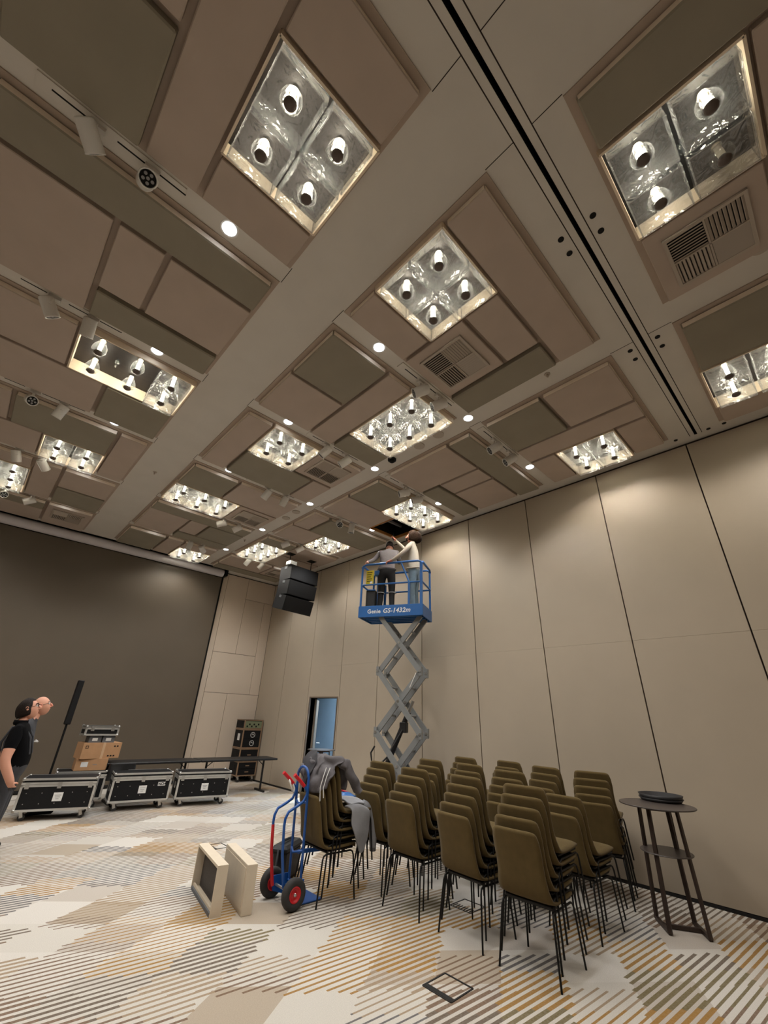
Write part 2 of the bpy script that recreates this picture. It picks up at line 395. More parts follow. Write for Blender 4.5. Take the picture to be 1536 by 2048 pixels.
# ------------------------------------------------------------------ ceiling plan
U, GAP, RIM = .43, .05, .055
XC = {'K': -3.765, 'L': -1.235, 'A': 1.635, 'B': 4.16}
def trayx(c): return XC[c], XC[c]+5*U+RIM
def cellx(c, i): return XC[c]+RIM+U*i
def row0(r): return .76+1.958*r
def celly(r, j): return row0(r)+RIM+U*j if r >= 0 else .15-RIM-U*j
PLAN = {
 'A0': 'B0501 C0213 B0234 B2412 G2424 D4514', 'A1': 'D0202 B0224 B2304 C3503 D3534', 'A2': 'B0104 C1302 D1424 G3502 B4524',
 'A3': 'D0202 B2502 C0324 G3524', 'A4': 'D0501 B0214 B2313 D3513 D2534', 'A5': 'D0203 B2303 B3501 C3513',
 'B0': 'B0202 D0224 B2304 B3501 C3513 B3534', 'B1': 'D0501 B0214 B2313 B3513 D2534', 'B2': 'D0202 C2502 B0324 H3524',
 'B3': 'B0102 D1502 B0224 C2424 B4524', 'B4': 'D0201 C0214 B2502 B2524', 'B5': 'B0302 G3502 D0523',
 'L0': 'B0202 D0224 B2304 B3501 C3513 B3534', 'L1': 'D0501 B0214 B2313 B3513 D2534', 'L2': 'B0202 C2502 B0324 D3524',
 'L3': 'B0102 D1402 C2424 B0224 B4504', 'L4': 'B0201 C0214 B2304 B3502 D3524', 'L5': 'D0301 B0313 G3503',
 'K0': 'B0202 D0224 B2304 B3501 C3513 B3534', 'K1': 'D0501 B0214 B2313 B3513 D2534', 'K2': 'B0202 C2502 B0324 D3524',
 'K3': 'B0102 D1502 C2424 B0224 B4524', 'K4': 'B0201 C0214 B2304 B3502 D3524', 'K5': 'D0301 B0313 B3503',
 'A-1': 'D0104 C1302 G3502 B1524', 'B-1': 'D0204 C2403 B2434 B4504', 'L-1': 'B0104 C1302 B3502 D1524', 'K-1': 'B0104 C1302 B3502 D1524'}
MODS = []
for k, s in PLAN.items():
    c, r = k[0], int(k[1:])
    for t in s.split():
        i0, i1, j0, j1 = map(int, t[1:])
        x0, x1 = cellx(c, i0), cellx(c, i1)-GAP
        ya, yb = celly(r, j0), celly(r, j1)
        y0, y1 = (ya, yb-GAP) if r >= 0 else (yb+GAP, ya)
        MODS.append((k, t[0], x0, x1, y0, y1, i1-i0, j1-j0))
HOLES = [(x0-.012, x1+.012, y0-.012, y1+.012) for (k, t, x0, x1, y0, y1, a, b) in MODS if t in 'CH']
SLOT = (XL, 6.50, .427, .462)
def plate(x0, x1, y0, y1, holes, z):
    hs = [h for h in holes if h[0] < x1 and h[1] > x0 and h[2] < y1 and h[3] > y0]
    xs = sorted({x0, x1, *[min(max(v, x0), x1) for h in hs for v in h[:2]]}); ys = sorted({y0, y1, *[min(max(v, y0), y1) for h in hs for v in h[2:]]})
    m = MB(); vid = {}
    for i in range(len(xs)-1):
        for j in range(len(ys)-1):
            cx, cy = (xs[i]+xs[i+1])/2, (ys[j]+ys[j+1])/2
            if any(h[0] < cx < h[1] and h[2] < cy < h[3] for h in hs): continue
            m.add([(xs[i], ys[j], z), (xs[i], ys[j+1], z), (xs[i+1], ys[j+1], z), (xs[i+1], ys[j], z)], [(0, 1, 2, 3)])
    return m
YC1 = 12.06
ceil = tag(plate(XL, XW+.03, YB, YC1, HOLES+[SLOT], ZC).build('ceiling', 'ceil_paint'), 'coffered hotel ballroom ceiling with raised panels', kind='structure')
MB().box(XL, XW+.3, YB, YF+.3, 6.0, 6.1).box(XL, XW+.2, YC1, YC1+.02, ZC, 6.0).box(XL, 6.5, .37, .427, ZC+.002, 5.7).box(XL, 6.5, .462, .52, ZC+.002, 5.7).build('void_lining', 'void', ceil)
MB().box(4.82, XW+.03, YC1, YF+.04, ZC, ZC+.05).build('end_strip', 'ceil_paint', ceil)
for y in (.372, .518):
    MB().box(XL, 6.5, y-.004, y+.004, ZC-.0015, ZC).build('joint', 'seam', ceil)
for x in (1.622, 4.14, .985, -1.25):
    for (y0, y1) in ((.15, .372), (.518, .76)):
        MB().box(x-.003, x+.003, y0, y1, ZC-.0015, ZC).build('joint', 'seam', ceil)
    for r in range(0, 5):
        MB().box(x-.003, x+.003, row0(r)+4*U+RIM-.02, row0(r+1), ZC-.0015, ZC).build('joint', 'seam', ceil)
sock = MB().cyl((0, 0, -.004), (0, 0, .0), .026, 14).mesh('ceiling_socket', 'void')
for (x, y) in ((2.53, .31), (2.70, .31), (2.53, .585), (2.70, .585), (4.25, .31), (4.42, .31), (4.25, .585), (4.42, .585), (6.47, .11), (6.47, .29), (6.47, .69)):
    obj('socket', sock, ceil, (x, y, ZC))
sp_ = MB().cyl((0, 0, -.012), (0, 0, 0), .085, 24).mesh('speaker_disc', 'vent')
for (x, y) in ((3.96, 3.15), (3.98, 3.55), (3.97, 7.05), (3.99, 7.48), (3.80, -.62)):
    obj('speaker_disc', sp_, ceil, (x, y, ZC))
spk_ = MB().cyl((0, 0, -.006), (0, 0, 0), .035, 14).cyl((0, 0, -.05), (0, 0, 0), .012, 8).mesh('sprinkler', 'vent')
for (x, y) in ((3.94, 1.42), (1.3, 7.6), (3.98, 9.4), (2.2, 10.9)): obj('sprinkler', spk_, ceil, (x, y, ZC))
for k in PLAN:
    c, r = k[0], int(k[1:]); x0, x1 = trayx(c)
    ny = 3 if r == 5 else 4
    y0, y1 = (row0(r), row0(r)+ny*U+RIM-.01) if r >= 0 else (.15-4*U-RIM, .15)
    m = plate(x0, x1, y0, y1, HOLES, ZC-.012)
    for a, b in (((x0, y0), (x1, y0)), ((x1, y0), (x1, y1)), ((x1, y1), (x0, y1)), ((x0, y1), (x0, y0))):
        m.add([(*a, ZC-.012), (*b, ZC-.012), (*b, ZC), (*a, ZC)], [(0, 1, 2, 3)])
    m.build('tray', 'tray', ceil)
PZ = {'B': 5.45, 'D': 5.435, 'G': 5.45}
pcache = {}
for (k, t, x0, x1, y0, y1, a, b) in MODS:
    if t not in 'BDG': continue
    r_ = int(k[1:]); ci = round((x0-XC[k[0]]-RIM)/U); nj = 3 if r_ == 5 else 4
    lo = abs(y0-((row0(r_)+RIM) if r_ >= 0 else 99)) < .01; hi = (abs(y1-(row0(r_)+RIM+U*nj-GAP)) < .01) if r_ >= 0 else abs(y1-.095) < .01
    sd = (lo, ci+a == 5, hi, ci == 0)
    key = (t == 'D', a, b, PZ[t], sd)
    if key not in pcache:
        pcache[key] = MB().bbox(0, x1-x0, 0, y1-y0, PZ[t], ZC-.012, .007 if t != 'D' else .012, side=sd).mesh('ceiling_panel', ['panel_dark' if t == 'D' else 'panel_brown', 'panel_edge_lit'])
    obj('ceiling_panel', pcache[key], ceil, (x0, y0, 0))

# ------------------------------------------------------------------ air vents
VENT_LBL = {'A0': 'square ceiling air vent beside the chandelier nearest the partition track', 'A2': 'square ceiling air vent by the chandelier next to the wide ceiling beam', 'A3': 'ceiling air vent beside the six-cube chandelier near the screen', 'B5': 'ceiling air vent above the rack cases in the far corner', 'L5': 'ceiling air vent close above the white screen roller', 'A-1': 'large ceiling air vent across the partition track, beside the four-cube chandelier'}
vs_ = .58
sl_x = MB().obox((0, 0, 0), (.128, 0, 0), (0, .009, .007), (0, -.002, .0025)).mesh('slat', 'vent')
sl_x2 = MB().obox((0, 0, 0), (.128, 0, 0), (0, .0095, -.006), (0, .002, .0025)).mesh('slat', 'vent')
sl_y2 = MB().obox((0, 0, 0), (.0095, 0, -.006), (0, .128, 0), (.002, 0, .0025)).mesh('slat', 'vent')
sl_y = MB().obox((0, 0, 0), (.009, 0, .007), (0, .128, 0), (-.002, 0, .0025)).mesh('slat', 'vent')
vfr = MB()
h = vs_/2
for q in (-1, 1):
    vfr.box(-h, h, q*(h-.014)-.014, q*(h-.014)+.014, -.024, 0); vfr.box(q*(h-.014)-.014, q*(h-.014)+.014, -h, h, -.024, 0)
vfr.box(-h, h, -.007, .007, -.022, 0); vfr.box(-.007, .007, -h, h, -.022, 0)
vfr = vfr.mesh('vent_frame', 'vent'); vbk = MB().box(-h, h, -h, h, -.004, 0).mesh('vent_back', 'void')
for (k, t, x0, x1, y0, y1, a, b) in MODS:
    if t != 'G': continue
    v = thing('ceiling_vent', VENT_LBL[k], 'air vent', ((x0+x1)/2, (y0+y1)/2 if y1-y0 < 1 else y0+.45, 5.449), group='ceiling air vents')
    obj('vent_frame', vfr, v); obj('vent_back', vbk, v)
    for qx in (-1, 1):
        for qy in (-1, 1):
            for s in range(9):
                d = -.118+s*.0295
                if qx*qy > 0: obj('slat', sl_x2 if qy < 0 else sl_x, v, (qx*.138, qy*.138+d, -.013))
                else: obj('slat', sl_y2 if qy < 0 else sl_y, v, (qx*.138+d, qy*.138, -.013))

# ------------------------------------------------------------------ chandeliers
def glass_box_mesh():
    m = MB(); s, zt, zb = .180, .145, -.06
    rnd = random.Random(3)
    def W(p): return (p[0]+rnd.uniform(-.0015, .0015), p[1]+rnd.uniform(-.0015, .0015), p[2]+rnd.uniform(-.002, .002))
    n = 5
    t_ = 2*s/n
    for sx_, sy_ in ((1, 0), (-1, 0), (0, 1), (0, -1)):
        m.grid([[W(((sx_*s) if sx_ else -s+t_*i, (sy_*s) if sy_ else -s+t_*i, zb+(zt-zb)*j/4)) for i in range(n+1)] for j in range(5)], 0, True)
    m.grid([[W((-s+t_*i, -s+t_*j, zb)) for i in range(n+1)] for j in range(n+1)], 0, True)
    r_ = .0055
    for a, b in (((-s, -s), (s, -s)), ((s, -s), (s, s)), ((s, s), (-s, s)), ((-s, s), (-s, -s))):
        m.tube([(*a, zb), (*b, zb)], r_, 5, 0, False)
        m.tube([(*a, zb), (*a, zt)], r_, 5, 0, False)
    return m.mesh('glass_box', 'box_glass')
GBX = glass_box_mesh()
GLB = MB().lathe([(.03, .10), (.055, .07), (.075, .02), (.078, -.02), (.06, -.055), (.04, -.065)], n=20).mesh('globe', 'globe_glass')
BON = MB().lathe([(.0, .13), (.018, .13), (.019, .06), (.018, -.035), (.0, -.036)], n=12).mesh('bulb', 'bulb_on')
BOF = MB().lathe([(.0, .13), (.024, .13), (.026, .06), (.024, -.035), (.0, -.036)], n=12).mesh('bulb', 'bulb_off')
CAPM = MB().ball((0, 0, 0), .046, sc=(1, 1, .62)).mesh('bulb_cap', 'cap')
SOC = MB().cyl((0, 0, .125), (0, 0, .15), .035, 12).mesh('socket', 'socket_metal')
SPN = MB().lathe([(.0, .09), (.013, .08), (.009, .06), (.02, .05), (.034, .03), (.02, .015), (.009, 0), (.016, -.02), (.009, -.04), (.0, -.06)], n=12).mesh('spindle', 'globe_glass')
CH_LBL = {
 'A0': 'four-cube glass chandelier beside the large long panel and air vent',
 'A1': 'six-cube glass chandelier between the dark square panel and the track spotlights',
 'A2': 'four-cube glass chandelier one bay past the dark square panel',
 'A3': 'six-cube glass chandelier two bays before the white screen roller',
 'A5': 'glass cube chandelier hanging just in front of the screen roller',
 'B0': 'four-cube glass chandelier touching the beige wall near the partition track',
 'B2': 'six-cube glass chandelier beside the open ceiling hatch',
 'B3': 'four-cube glass chandelier between the open hatch and the hanging loudspeaker',
 'B4': 'six-cube glass chandelier next to the hanging black loudspeaker',
 'L0': 'large four-cube glass chandelier over the viewer, nearest of all',
 'L2': 'chandelier with bare bulbs and only its last two glass cubes',
 'L3': 'four-cube glass chandelier beyond the half-stripped one',
 'L4': 'glass cube chandelier cut by the picture edge, nearest the screen',
 'A-1': 'four-cube glass chandelier with one dead bulb across the partition track',
 'B-1': 'glass cube chandelier across the partition track, by the beige wall'}
for (k, t, x0, x1, y0, y1, a, b) in MODS:
    if t != 'C': continue
    cx, cy = (x0+x1)/2, (y0+y1)/2; hx, hy = (x1-x0)/2+.014, (y1-y0)/2+.014
    ch = thing('glass_chandelier', CH_LBL.get(k, 'glass cube chandelier outside the picture, '+{'K0': 'level with the nearest visible one', 'K2': 'beside the half-stripped one', 'K3': 'two bays before the screen', 'K4': 'beside the screen end', 'L-1': 'behind the viewer', 'K-1': 'far behind the viewer'}.get(k, k)), 'chandelier', (cx, cy, 5.45), group='glass cube chandeliers set into the ceiling')
    f = MB()
    for q in (-1, 1):
        f.box(-hx, hx, q*hy-.009, q*hy+.009, -.008, .16); f.box(q*hx-.009, q*hx+.009, -hy, hy, -.008, .16)
    f.build('recess_frame', 'cream_wood', ch)
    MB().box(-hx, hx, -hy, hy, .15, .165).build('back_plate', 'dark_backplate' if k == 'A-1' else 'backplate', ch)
    for i in range(a):
        for j in range(b):
            p = (-(x1-x0)/2+(x1-x0)*(i+.5)/a, -(y1-y0)/2+(y1-y0)*(j+.5)/b, 0)
            bare = (k == 'L2' and i < 2)
            dead = (k == 'A-1' and i == 1 and j == 0)
            if not bare: obj('glass_box', GBX, ch, p)
            obj('globe', GLB, ch, p)
            bu = obj('bulb', BOF if dead else BON, ch, p)
            obj('bulb_cap', CAPM, bu, (0, 0, -.058)); obj('socket', SOC, bu)
            if not dead: light('SPOT', 'bulb_light', bu, (0, 0, -.10), CHAND_W, CH_RGB, shadow_soft_size=.03, spot_size=math.radians(154), spot_blend=.5)
    if k != 'L2' or True: obj('spindle', SPN, ch, (0, 0, .06) if not (a == 3) else ((x1-x0)/6*-1, 0, .06))

# ------------------------------------------------------------------ recessed downlights
RING = MB().lathe([(.062, .03), (.066, .0), (.082, -.004), (.084, .004)], n=24).mesh('trim_ring', 'white_plastic')
DIFF = MB().lathe([(.0, -.001), (.062, -.001)], n=24).mesh('diffuser', 'down_on')
dx = {.39: 'left of the wide beam', 2.22: 'just past the wide beam', 3.96: 'between the coffer columns', 5.69: 'close to the beige wall'}
dr = ['in the aisle nearest the partition', 'in the second aisle from the partition', 'in the third aisle from the partition', 'in the fourth aisle from the partition', 'in the aisle nearest the screen']
for x in dx:
    for r in range(5):
        d = thing('recessed_downlight', 'downlight '+dr[r]+', '+dx[x], 'downlight', (x, 2.605+1.958*r, ZC), group='recessed ceiling downlights')
        obj('trim_ring', RING, d); obj('diffuser', DIFF, d)
        light('SPOT', 'downlight_beam', d, (0, 0, -.02), DOWN_W, (.93, .96, 1.0), spot_size=math.radians(110), spot_blend=.6, shadow_soft_size=.05)

# ------------------------------------------------------------------ track spotlights
TRK = MB().box(-.5, .5, -.05, .05, -.012, 0).mesh('track_housing', 'ceil_paint'); TSL = MB().box(-.2, .2, -.006, .006, -.0135, -.0115).mesh('track_slot', 'void')
SPB = MB().lathe([(.0, -.085), (.050, -.085), (.055, -.075), (.055, .075), (.058, .082), (.050, .083), (.048, .06), (.0, .058)], n=22).mesh('lamp_body', 'white_plastic')
SPF = MB().lathe([(.0, .079), (.047, .079)], n=22).mesh('lamp_face', 'lamp_black')
lm = MB()
for q in range(6):
    t = q*math.pi/3; R_ = .028 if q < 5 else 0
    t = q*2*math.pi/5
    lm.lathe([(0, .0815), (.0105, .0805)], c=(R_*math.cos(t), R_*math.sin(t), 0), n=10)
SPL = lm.mesh('lamp_lens', 'lens')
def aim(d):
    return Vector(d).normalized().to_track_quat('Z', 'Y').to_euler()
SPOTS = [('L', 0, -.63, (.35, .35, -.25)), ('L', 0, -.25, (.1, -.75, -.75)), ('L', 1, -.62, (.5, .3, -.6)), ('L', 1, -.27, (.1, .5, -.75)), ('L', 2, -.57, (.2, -.8, -.5)), ('L', 2, -.24, (-.2, .4, -.8)), ('L', 3, -.57, (.3, .4, -.7)), ('L', 3, -.2, (.4, .4, -.3)), ('L', 4, -.6, (.1, -.9, -.5)), ('L', 4, -.2, (-.8, .2, -.5)),
 ('A', 0, 2.95, (-.62, .62, -.42)), ('A', 0, 3.30, (-.62, .62, -.42)), ('A', 1, 2.92, (-.4, .5, -.7)), ('A', 1, 3.31, (-.5, .6, -.6)), ('A', 2, 3.0, (-.2, .6, -.75)), ('A', 2, 3.38, (-.1, .5, -.85)), ('A', 3, 3.0, (-.7, .5, -.3)), ('A', 3, 3.36, (-.6, .5, -.5)), ('A', 4, 3.04, (-.1, .2, -.9)), ('A', 4, 3.36, (.6, .5, -.4)),
 ('B', 0, 4.61, (-.55, .6, -.55)), ('B', 0, 5.04, (-.55, .6, -.55)), ('B', 1, 4.70, (-.7, .6, -.3)), ('B', 1, 5.05, (-.7, .6, -.3)), ('B', 2, 4.74, (-.3, -.7, -.6)), ('B', 2, 5.08, (0, .1, -1)), ('B', 3, 4.62, (-.6, .6, -.4)), ('B', 3, 5.03, (-.6, .5, -.5)), ('B', 4, 4.62, (-.3, .5, -.7)), ('B', 4, 5.03, (-.4, .5, -.7))]
TX = {'L': -.5, 'A': 3.07, 'B': 4.75}
for c in TX:
    for r in range(5):
        tr = obj('track_housing', TRK, ceil, (TX[c], 2.605+1.958*r, ZC))
        for q in (-.30, .14, .40): obj('track_slot', TSL, tr, (q, 0, 0)).scale = (.55 if q != .14 else .7, 1, 1)
ar = ['first', 'second', 'third', 'fourth', 'fifth']; cn = {'L': 'left of the wide beam', 'A': 'middle column', 'B': 'along the beige wall'}
seen = {}
for (c, r, x, d) in SPOTS:
    seen[(c, r)] = seen.get((c, r), 0)+1; who = 'nearer' if seen[(c, r)] == 1 else 'farther'
    s = thing('track_spotlight', f'{"left" if who == "nearer" else "right"} white spotlight, {ar[r]} aisle from the partition, {cn[c]}', 'spotlight', (x, 2.605+1.958*r, ZC-.012), group='white track spotlights')
    MB().box(-.045, .045, -.018, .018, -.03, 0).cyl((0, 0, -.03), (0, 0, -.075), .009, 8).box(-.012, .012, -.062, .062, -.082, -.072).box(-.012, .012, -.064, -.058, -.14, -.075).box(-.012, .012, .058, .064, -.14, -.075).build('bracket', 'white_plastic', s)
    s.scale = (1.2, 1.2, 1.2); e = aim(d); b_ = obj('lamp_body', SPB, s, (0, 0, -.135), e); obj('lamp_face', SPF, b_); obj('lamp_lens', SPL, b_)

# ------------------------------------------------------------------ open hatch above the lift
(hx0, hx1, hy0, hy1) = [m_[2:6] for m_ in MODS if m_[1] == 'H'][0]
ht = thing('ceiling_hatch', 'open ceiling hatch with raw wooden edge above the lift', 'hatch', ((hx0+hx1)/2, (hy0+hy1)/2, ZC))
hw, hh = (hx1-hx0)/2, (hy1-hy0)/2
f = MB()
for q in (-1, 1): f.box(-hw, hw, q*hh-.015, q*hh+.015, -.06, .0); f.box(q*hw-.015, q*hw+.015, -hh, hh, -.06, .0)
f.build('wood_frame', 'hatch_wood', ht)
f = MB()
for q in (-1, 1): f.box(-hw, hw, q*hh-.01, q*hh+.01, 0, .45); f.box(q*hw-.01, q*hw+.01, -hh, hh, 0, .45)
f.build('shaft', 'dark_backplate', ht)
MB().cyl((-hw, -.1, .3), (hw, -.1, .3), .09, 16).build('duct', 'duct', ht)
MB().bar((-hw, .2, .2), (hw, .2, .2), .05, .05).bar((-.1, -hh, .16), (-.1, hh, .16), .04, .04).build('steel_bar', 'duct', ht)
# security dome under the six-cube chandelier
d = thing('dome_camera', 'small black dome camera on the ceiling by the six-cube chandelier', 'camera', (3.95, 4.13, ZC))
MB().cyl((0, 0, -.03), (0, 0, 0), .07, 20).build('base', 'lamp_black', d); MB().ball((0, 0, -.03), .055, sc=(1, 1, .8)).build('dome', 'lamp_black', d)

# ------------------------------------------------------------------ chairs
def chair_shell():
    # side profile (x forward, z up) of one continuous upholstered shell, thickness T
    prof = [(.455, .418), (.462, .437), (.448, .452), (.40, .458), (.30, .452), (.20, .447), (.12, .447), (.07, .453), (.036, .468), (.012, .495), (-.004, .535), (-.014, .60), (-.028, .68), (-.048, .77), (-.066, .84), (-.078, .885), (-.082, .898), (-.085, .906)]
    L = [0]
    for a, b in zip(prof, prof[1:]): L.append(L[-1]+math.hypot(b[0]-a[0], b[1]-a[1]))
    def half(s, z, x):
        if x > .05 and z < .5: wv = .222 if x < .38 else .222-.05*((x-.38)/.082)**2
        else:
            t = max(0., (z-.5)/.406); wv = .222-.012*math.sin(min(1, t*1.6)*math.pi)-.022*t
            if z > .855: q = min(1, (z-.855)/.051); wv -= .05*(1-math.sqrt(max(0, 1-q*q)))
        return wv
    n = 10; top = []; bot = []
    for k, (x, z) in enumerate(prof):
        a = prof[max(k-1, 0)]; b = prof[min(k+1, len(prof)-1)]
        tx, tz = b[0]-a[0], b[1]-a[1]; l = math.hypot(tx, tz); nx, nz = tz/l, -tx/l        # towards the sitter
        hw_ = half(L[k], z, x); T = .036 if 0 < k < len(prof)-1 else .014
        R1 = []; R2 = []
        for j in range(n+1):
            y = -1+2*j/n
            e = 1-abs(y)**6*.55
            dish = -.012*(1-y*y) if z > .5 else .0
            px, pz = x+dish*1.0*min(1, (z-.5)*5 if z > .5 else 0), z
            R1.append((px+nx*T*.5*e, y*hw_, pz+nz*T*.5*e)); R2.append((px-nx*T*.5*e, y*hw_, pz-nz*T*.5*e))
        top.append(R1); bot.append(R2)
    m = MB(); m.grid(top, 0, True, True); m.grid(bot, 0, True)
    ed = []
    def rim(a, b, fl):
        m.grid([a, b], 0, True, fl)
    rim([r[0] for r in top], [r[0] for r in bot], True); rim([r[-1] for r in top], [r[-1] for r in bot], False)
    rim(top[0], bot[0], False); rim(top[-1], bot[-1], True)
    me = m.mesh('seat_shell', 'chair_fabric')
    bm = bmesh.new(); bm.from_mesh(me); bmesh.ops.remove_doubles(bm, verts=bm.verts, dist=.0004); bmesh.ops.recalc_face_normals(bm, faces=bm.faces); bm.to_mesh(me); bm.free()
    for p in me.polygons: p.use_smooth = True
    return me
CH_SHELL = chair_shell()
CH_PAN = MB().bbox(.05, .42, -.195, .195, .415, .436, .006).mesh('seat_pan', 'chair_black')
def leg(front, s):
    if front: pts = [(.30, s*.205, .402), (.37, s*.207, .404), (.40, s*.210, .392), (.412, s*.214, .36), (.425, s*.225, .18), (.437, s*.238, .0)]
    else: pts = [(.16, s*.205, .402), (.07, s*.207, .404), (.035, s*.210, .392), (.022, s*.214, .36), (-.004, s*.228, .18), (-.03, s*.243, .0)]
    return MB().tube(pts, .0085, 6).mesh('leg', 'chair_black')
LEGS = [leg(a, s) for a in (0, 1) for s in (-1, 1)]
CH_FR = MB().tube([(.16, -.205, .402), (.30, -.205, .402)], .0085, 6).tube([(.16, .205, .402), (.30, .205, .402)], .0085, 6).tube([(.12, -.205, .398), (.12, .205, .398)], .008, 6).tube([(.33, -.205, .398), (.33, .205, .398)], .008, 6).mesh('seat_frame', 'chair_black')
STACKS = [  # x of back, y centre, chairs, turn, words for the stack, group
 (3.80, 2.285, 5, 3, 'the stack nearest the viewer'), (3.835, 2.945, 5, -3, 'the second stack of the front row'), (3.84, 3.64, 5, 1, 'the third stack of the front row'),
 (3.97, 4.30, 5, 2, 'the front-row stack beside the jacket-draped one'), (3.265, 4.455, 5, -3, 'the jacket-draped stack by the hand truck'),
 (4.78, 2.36, 3, -2, 'the low three-chair stack behind the nearest one'), (4.76, 3.0, 5, 1, 'the second stack of the middle row'), (4.90, 3.65, 5, 0, 'the third stack of the middle row'), (4.88, 4.29, 5, 1, 'the farthest stack of the middle row'),
 (5.76, 2.45, 5, 14, 'the wall-side stack next to the tall table'), (5.70, 3.05, 5, -5, 'the second stack along the wall'), (5.88, 3.69, 5, -4, 'the third stack along the wall'), (5.72, 4.33, 5, -2, 'the last stack along the wall, by the lift')]
ORD = ['bottom', 'second', 'third', 'fourth', 'top']
CHAIRS = {}
for si, (x, y, n, rz, wd) in enumerate(STACKS):
    a = math.radians(rz); ux, uy = math.cos(a), math.sin(a)
    for k in range(n):
        j = random.uniform(-1, 1)*.010
        o = ORD[k] if k < n-1 else 'top'
        c = thing('stacking_chair', f'olive stacking chair, {o} one in {wd}' if o != 'bottom' else f'olive stacking chair at the bottom of {wd}', 'chair', (x+ux*.056*k-uy*j, y+uy*.056*k+ux*j, .0722*k), a+random.uniform(-.012, .012), 'olive stacking chairs')
        obj('seat_shell', CH_SHELL, c); obj('seat_pan', CH_PAN, c); obj('seat_frame', CH_FR, c)
        for l_ in LEGS: obj('leg', l_, c)
        CHAIRS[(si, k)] = c

# ------------------------------------------------------------------ clothes on the chairs
def cloth(name, rows, mats, parent, wr=.012, sc=9., thick=.012, seed=0):
    # rows: list of polylines (same count); subdivide, wrinkle and give thickness
    import itertools
    def lerp(a, b, t): return [a[i]+(b[i]-a[i])*t for i in range(3)]
    def resample(pl, n):
        pl = [Vector(p) for p in pl]; out = []
        m_ = len(pl)-1
        for k in range(n+1):
            t = k/n*m_; i = min(int(t), m_-1); u = t-i
            p0, p1, p2, p3 = pl[max(i-1, 0)], pl[i], pl[i+1], pl[min(i+2, m_)]
            out.append(.5*((2*p1)+(-p0+p2)*u+(2*p0-5*p1+4*p2-p3)*u*u+(-p0+3*p1-3*p2+p3)*u**3))
        return out
    n = 26; R = [resample(r, n) for r in rows]
    cols = [resample([R[i][k] for i in range(len(R))], n) for k in range(n+1)]
    P = [[cols[k][i] for k in range(n+1)] for i in range(n+1)]
    for i in range(n+1):
        for k in range(n+1):
            p = P[i][k]; q = Vector((p.x*sc+seed, p.y*sc, p.z*sc*.6))
            P[i][k] = p+Vector((mnoise.noise(q), mnoise.noise(q+Vector((9, 3, 1))), mnoise.noise(q+Vector((2, 7, 5)))*.6))*wr*1.6
    m = MB(); m.grid([[tuple(p) for p in r] for r in P], 0, True)
    o = m.build(name, mats, parent)
    sd = o.modifiers.new('s', 'SOLIDIFY'); sd.thickness = thick; sd.offset = 0
    return bake(o)
# top chair of the draped stack: back top edge about x=3.36, z=1.19
jk = thing('dark_jacket', 'crumpled dark grey jacket thrown over the back of the draped chair stack', 'jacket', (3.36, 4.46, 1.19))
cloth('jacket_body', [
 [(-.19, .20, -.10), (-.19, .10, -.20), (-.18, -.02, -.24), (-.15, -.14, -.26), (-.10, -.24, -.20)],
 [(-.15, .22, -.02), (-.17, .10, -.08), (-.16, -.02, -.10), (-.13, -.14, -.12), (-.07, -.26, -.10)],
 [(-.06, .23, .05), (-.05, .10, .06), (-.04, -.02, .055), (-.02, -.14, .05), (.01, -.25, .01)],
 [(.05, .22, .06), (.06, .10, .07), (.07, -.02, .065), (.08, -.14, .06), (.09, -.24, .02)],
 [(.11, .21, -.02), (.13, .10, -.03), (.13, -.02, -.04), (.14, -.14, -.06), (.15, -.23, -.08)],
 [(.13, .20, -.16), (.15, .10, -.20), (.16, -.02, -.22), (.16, -.14, -.24), (.17, -.22, -.22)]], 'jacket_dark', jk, .034, 13)
cloth('sleeve', [
 [(.06, -.16, .06), (.14, -.19, .03), (.22, -.21, -.08), (.28, -.22, -.19), (.31, -.22, -.25)],
 [(.07, -.22, .05), (.16, -.25, .02), (.25, -.27, -.09), (.31, -.28, -.20), (.35, -.28, -.25)],
 [(.04, -.25, .00), (.12, -.28, -.05), (.20, -.29, -.14), (.27, -.29, -.23), (.31, -.29, -.27)],
 [(.02, -.20, .00), (.10, -.21, -.05), (.18, -.22, -.14), (.24, -.23, -.22), (.28, -.23, -.26)]], 'jacket_dark', jk, .022, 14, .02, 4)
cloth('lining', [
 [(-.12, .26, .02), (-.16, .20, -.06), (-.19, .12, -.14), (-.21, .03, -.21)],
 [(-.05, .25, .09), (-.10, .19, .04), (-.15, .10, -.04), (-.19, .02, -.12)],
 [(.04, .24, .10), (.0, .17, .09), (-.06, .09, .07), (-.12, .01, .0)]], 'jacket_lining', jk, .014, 10, .012, 7)
for q in (0, 1):
    MB().tube([(-.10-.03*q, -.24+.03*q, -.02), (-.155-.02*q, -.26+.03*q, -.10), (-.17-.02*q, -.24+.03*q, -.20), (-.165-.02*q, -.25+.03*q, -.29-.03*q)], .0045, 6).build('drawstring', 'sticker', jk)
hd = thing('light_hoodie', 'light grey hoodie hanging off the top seat of the draped stack', 'hoodie', (3.80, 4.42, .76))
cloth('hoodie_body', [
 [(-.24, -.14, .02), (-.14, -.17, .03), (-.03, -.20, .01), (.02, -.21, -.02)],
 [(-.24, -.25, .01), (-.14, -.26, .03), (-.03, -.255, .0), (.02, -.25, -.04)],
 [(-.22, -.265, -.12), (-.13, -.27, -.14), (-.04, -.265, -.15), (.02, -.255, -.16)],
 [(-.16, -.27, -.26), (-.10, -.275, -.29), (-.05, -.27, -.29), (.0, -.26, -.26)],
 [(-.10, -.27, -.37), (-.085, -.275, -.38), (-.065, -.27, -.38), (-.04, -.265, -.36)]], 'hoodie_light', hd, .012, 9, .02, 2)
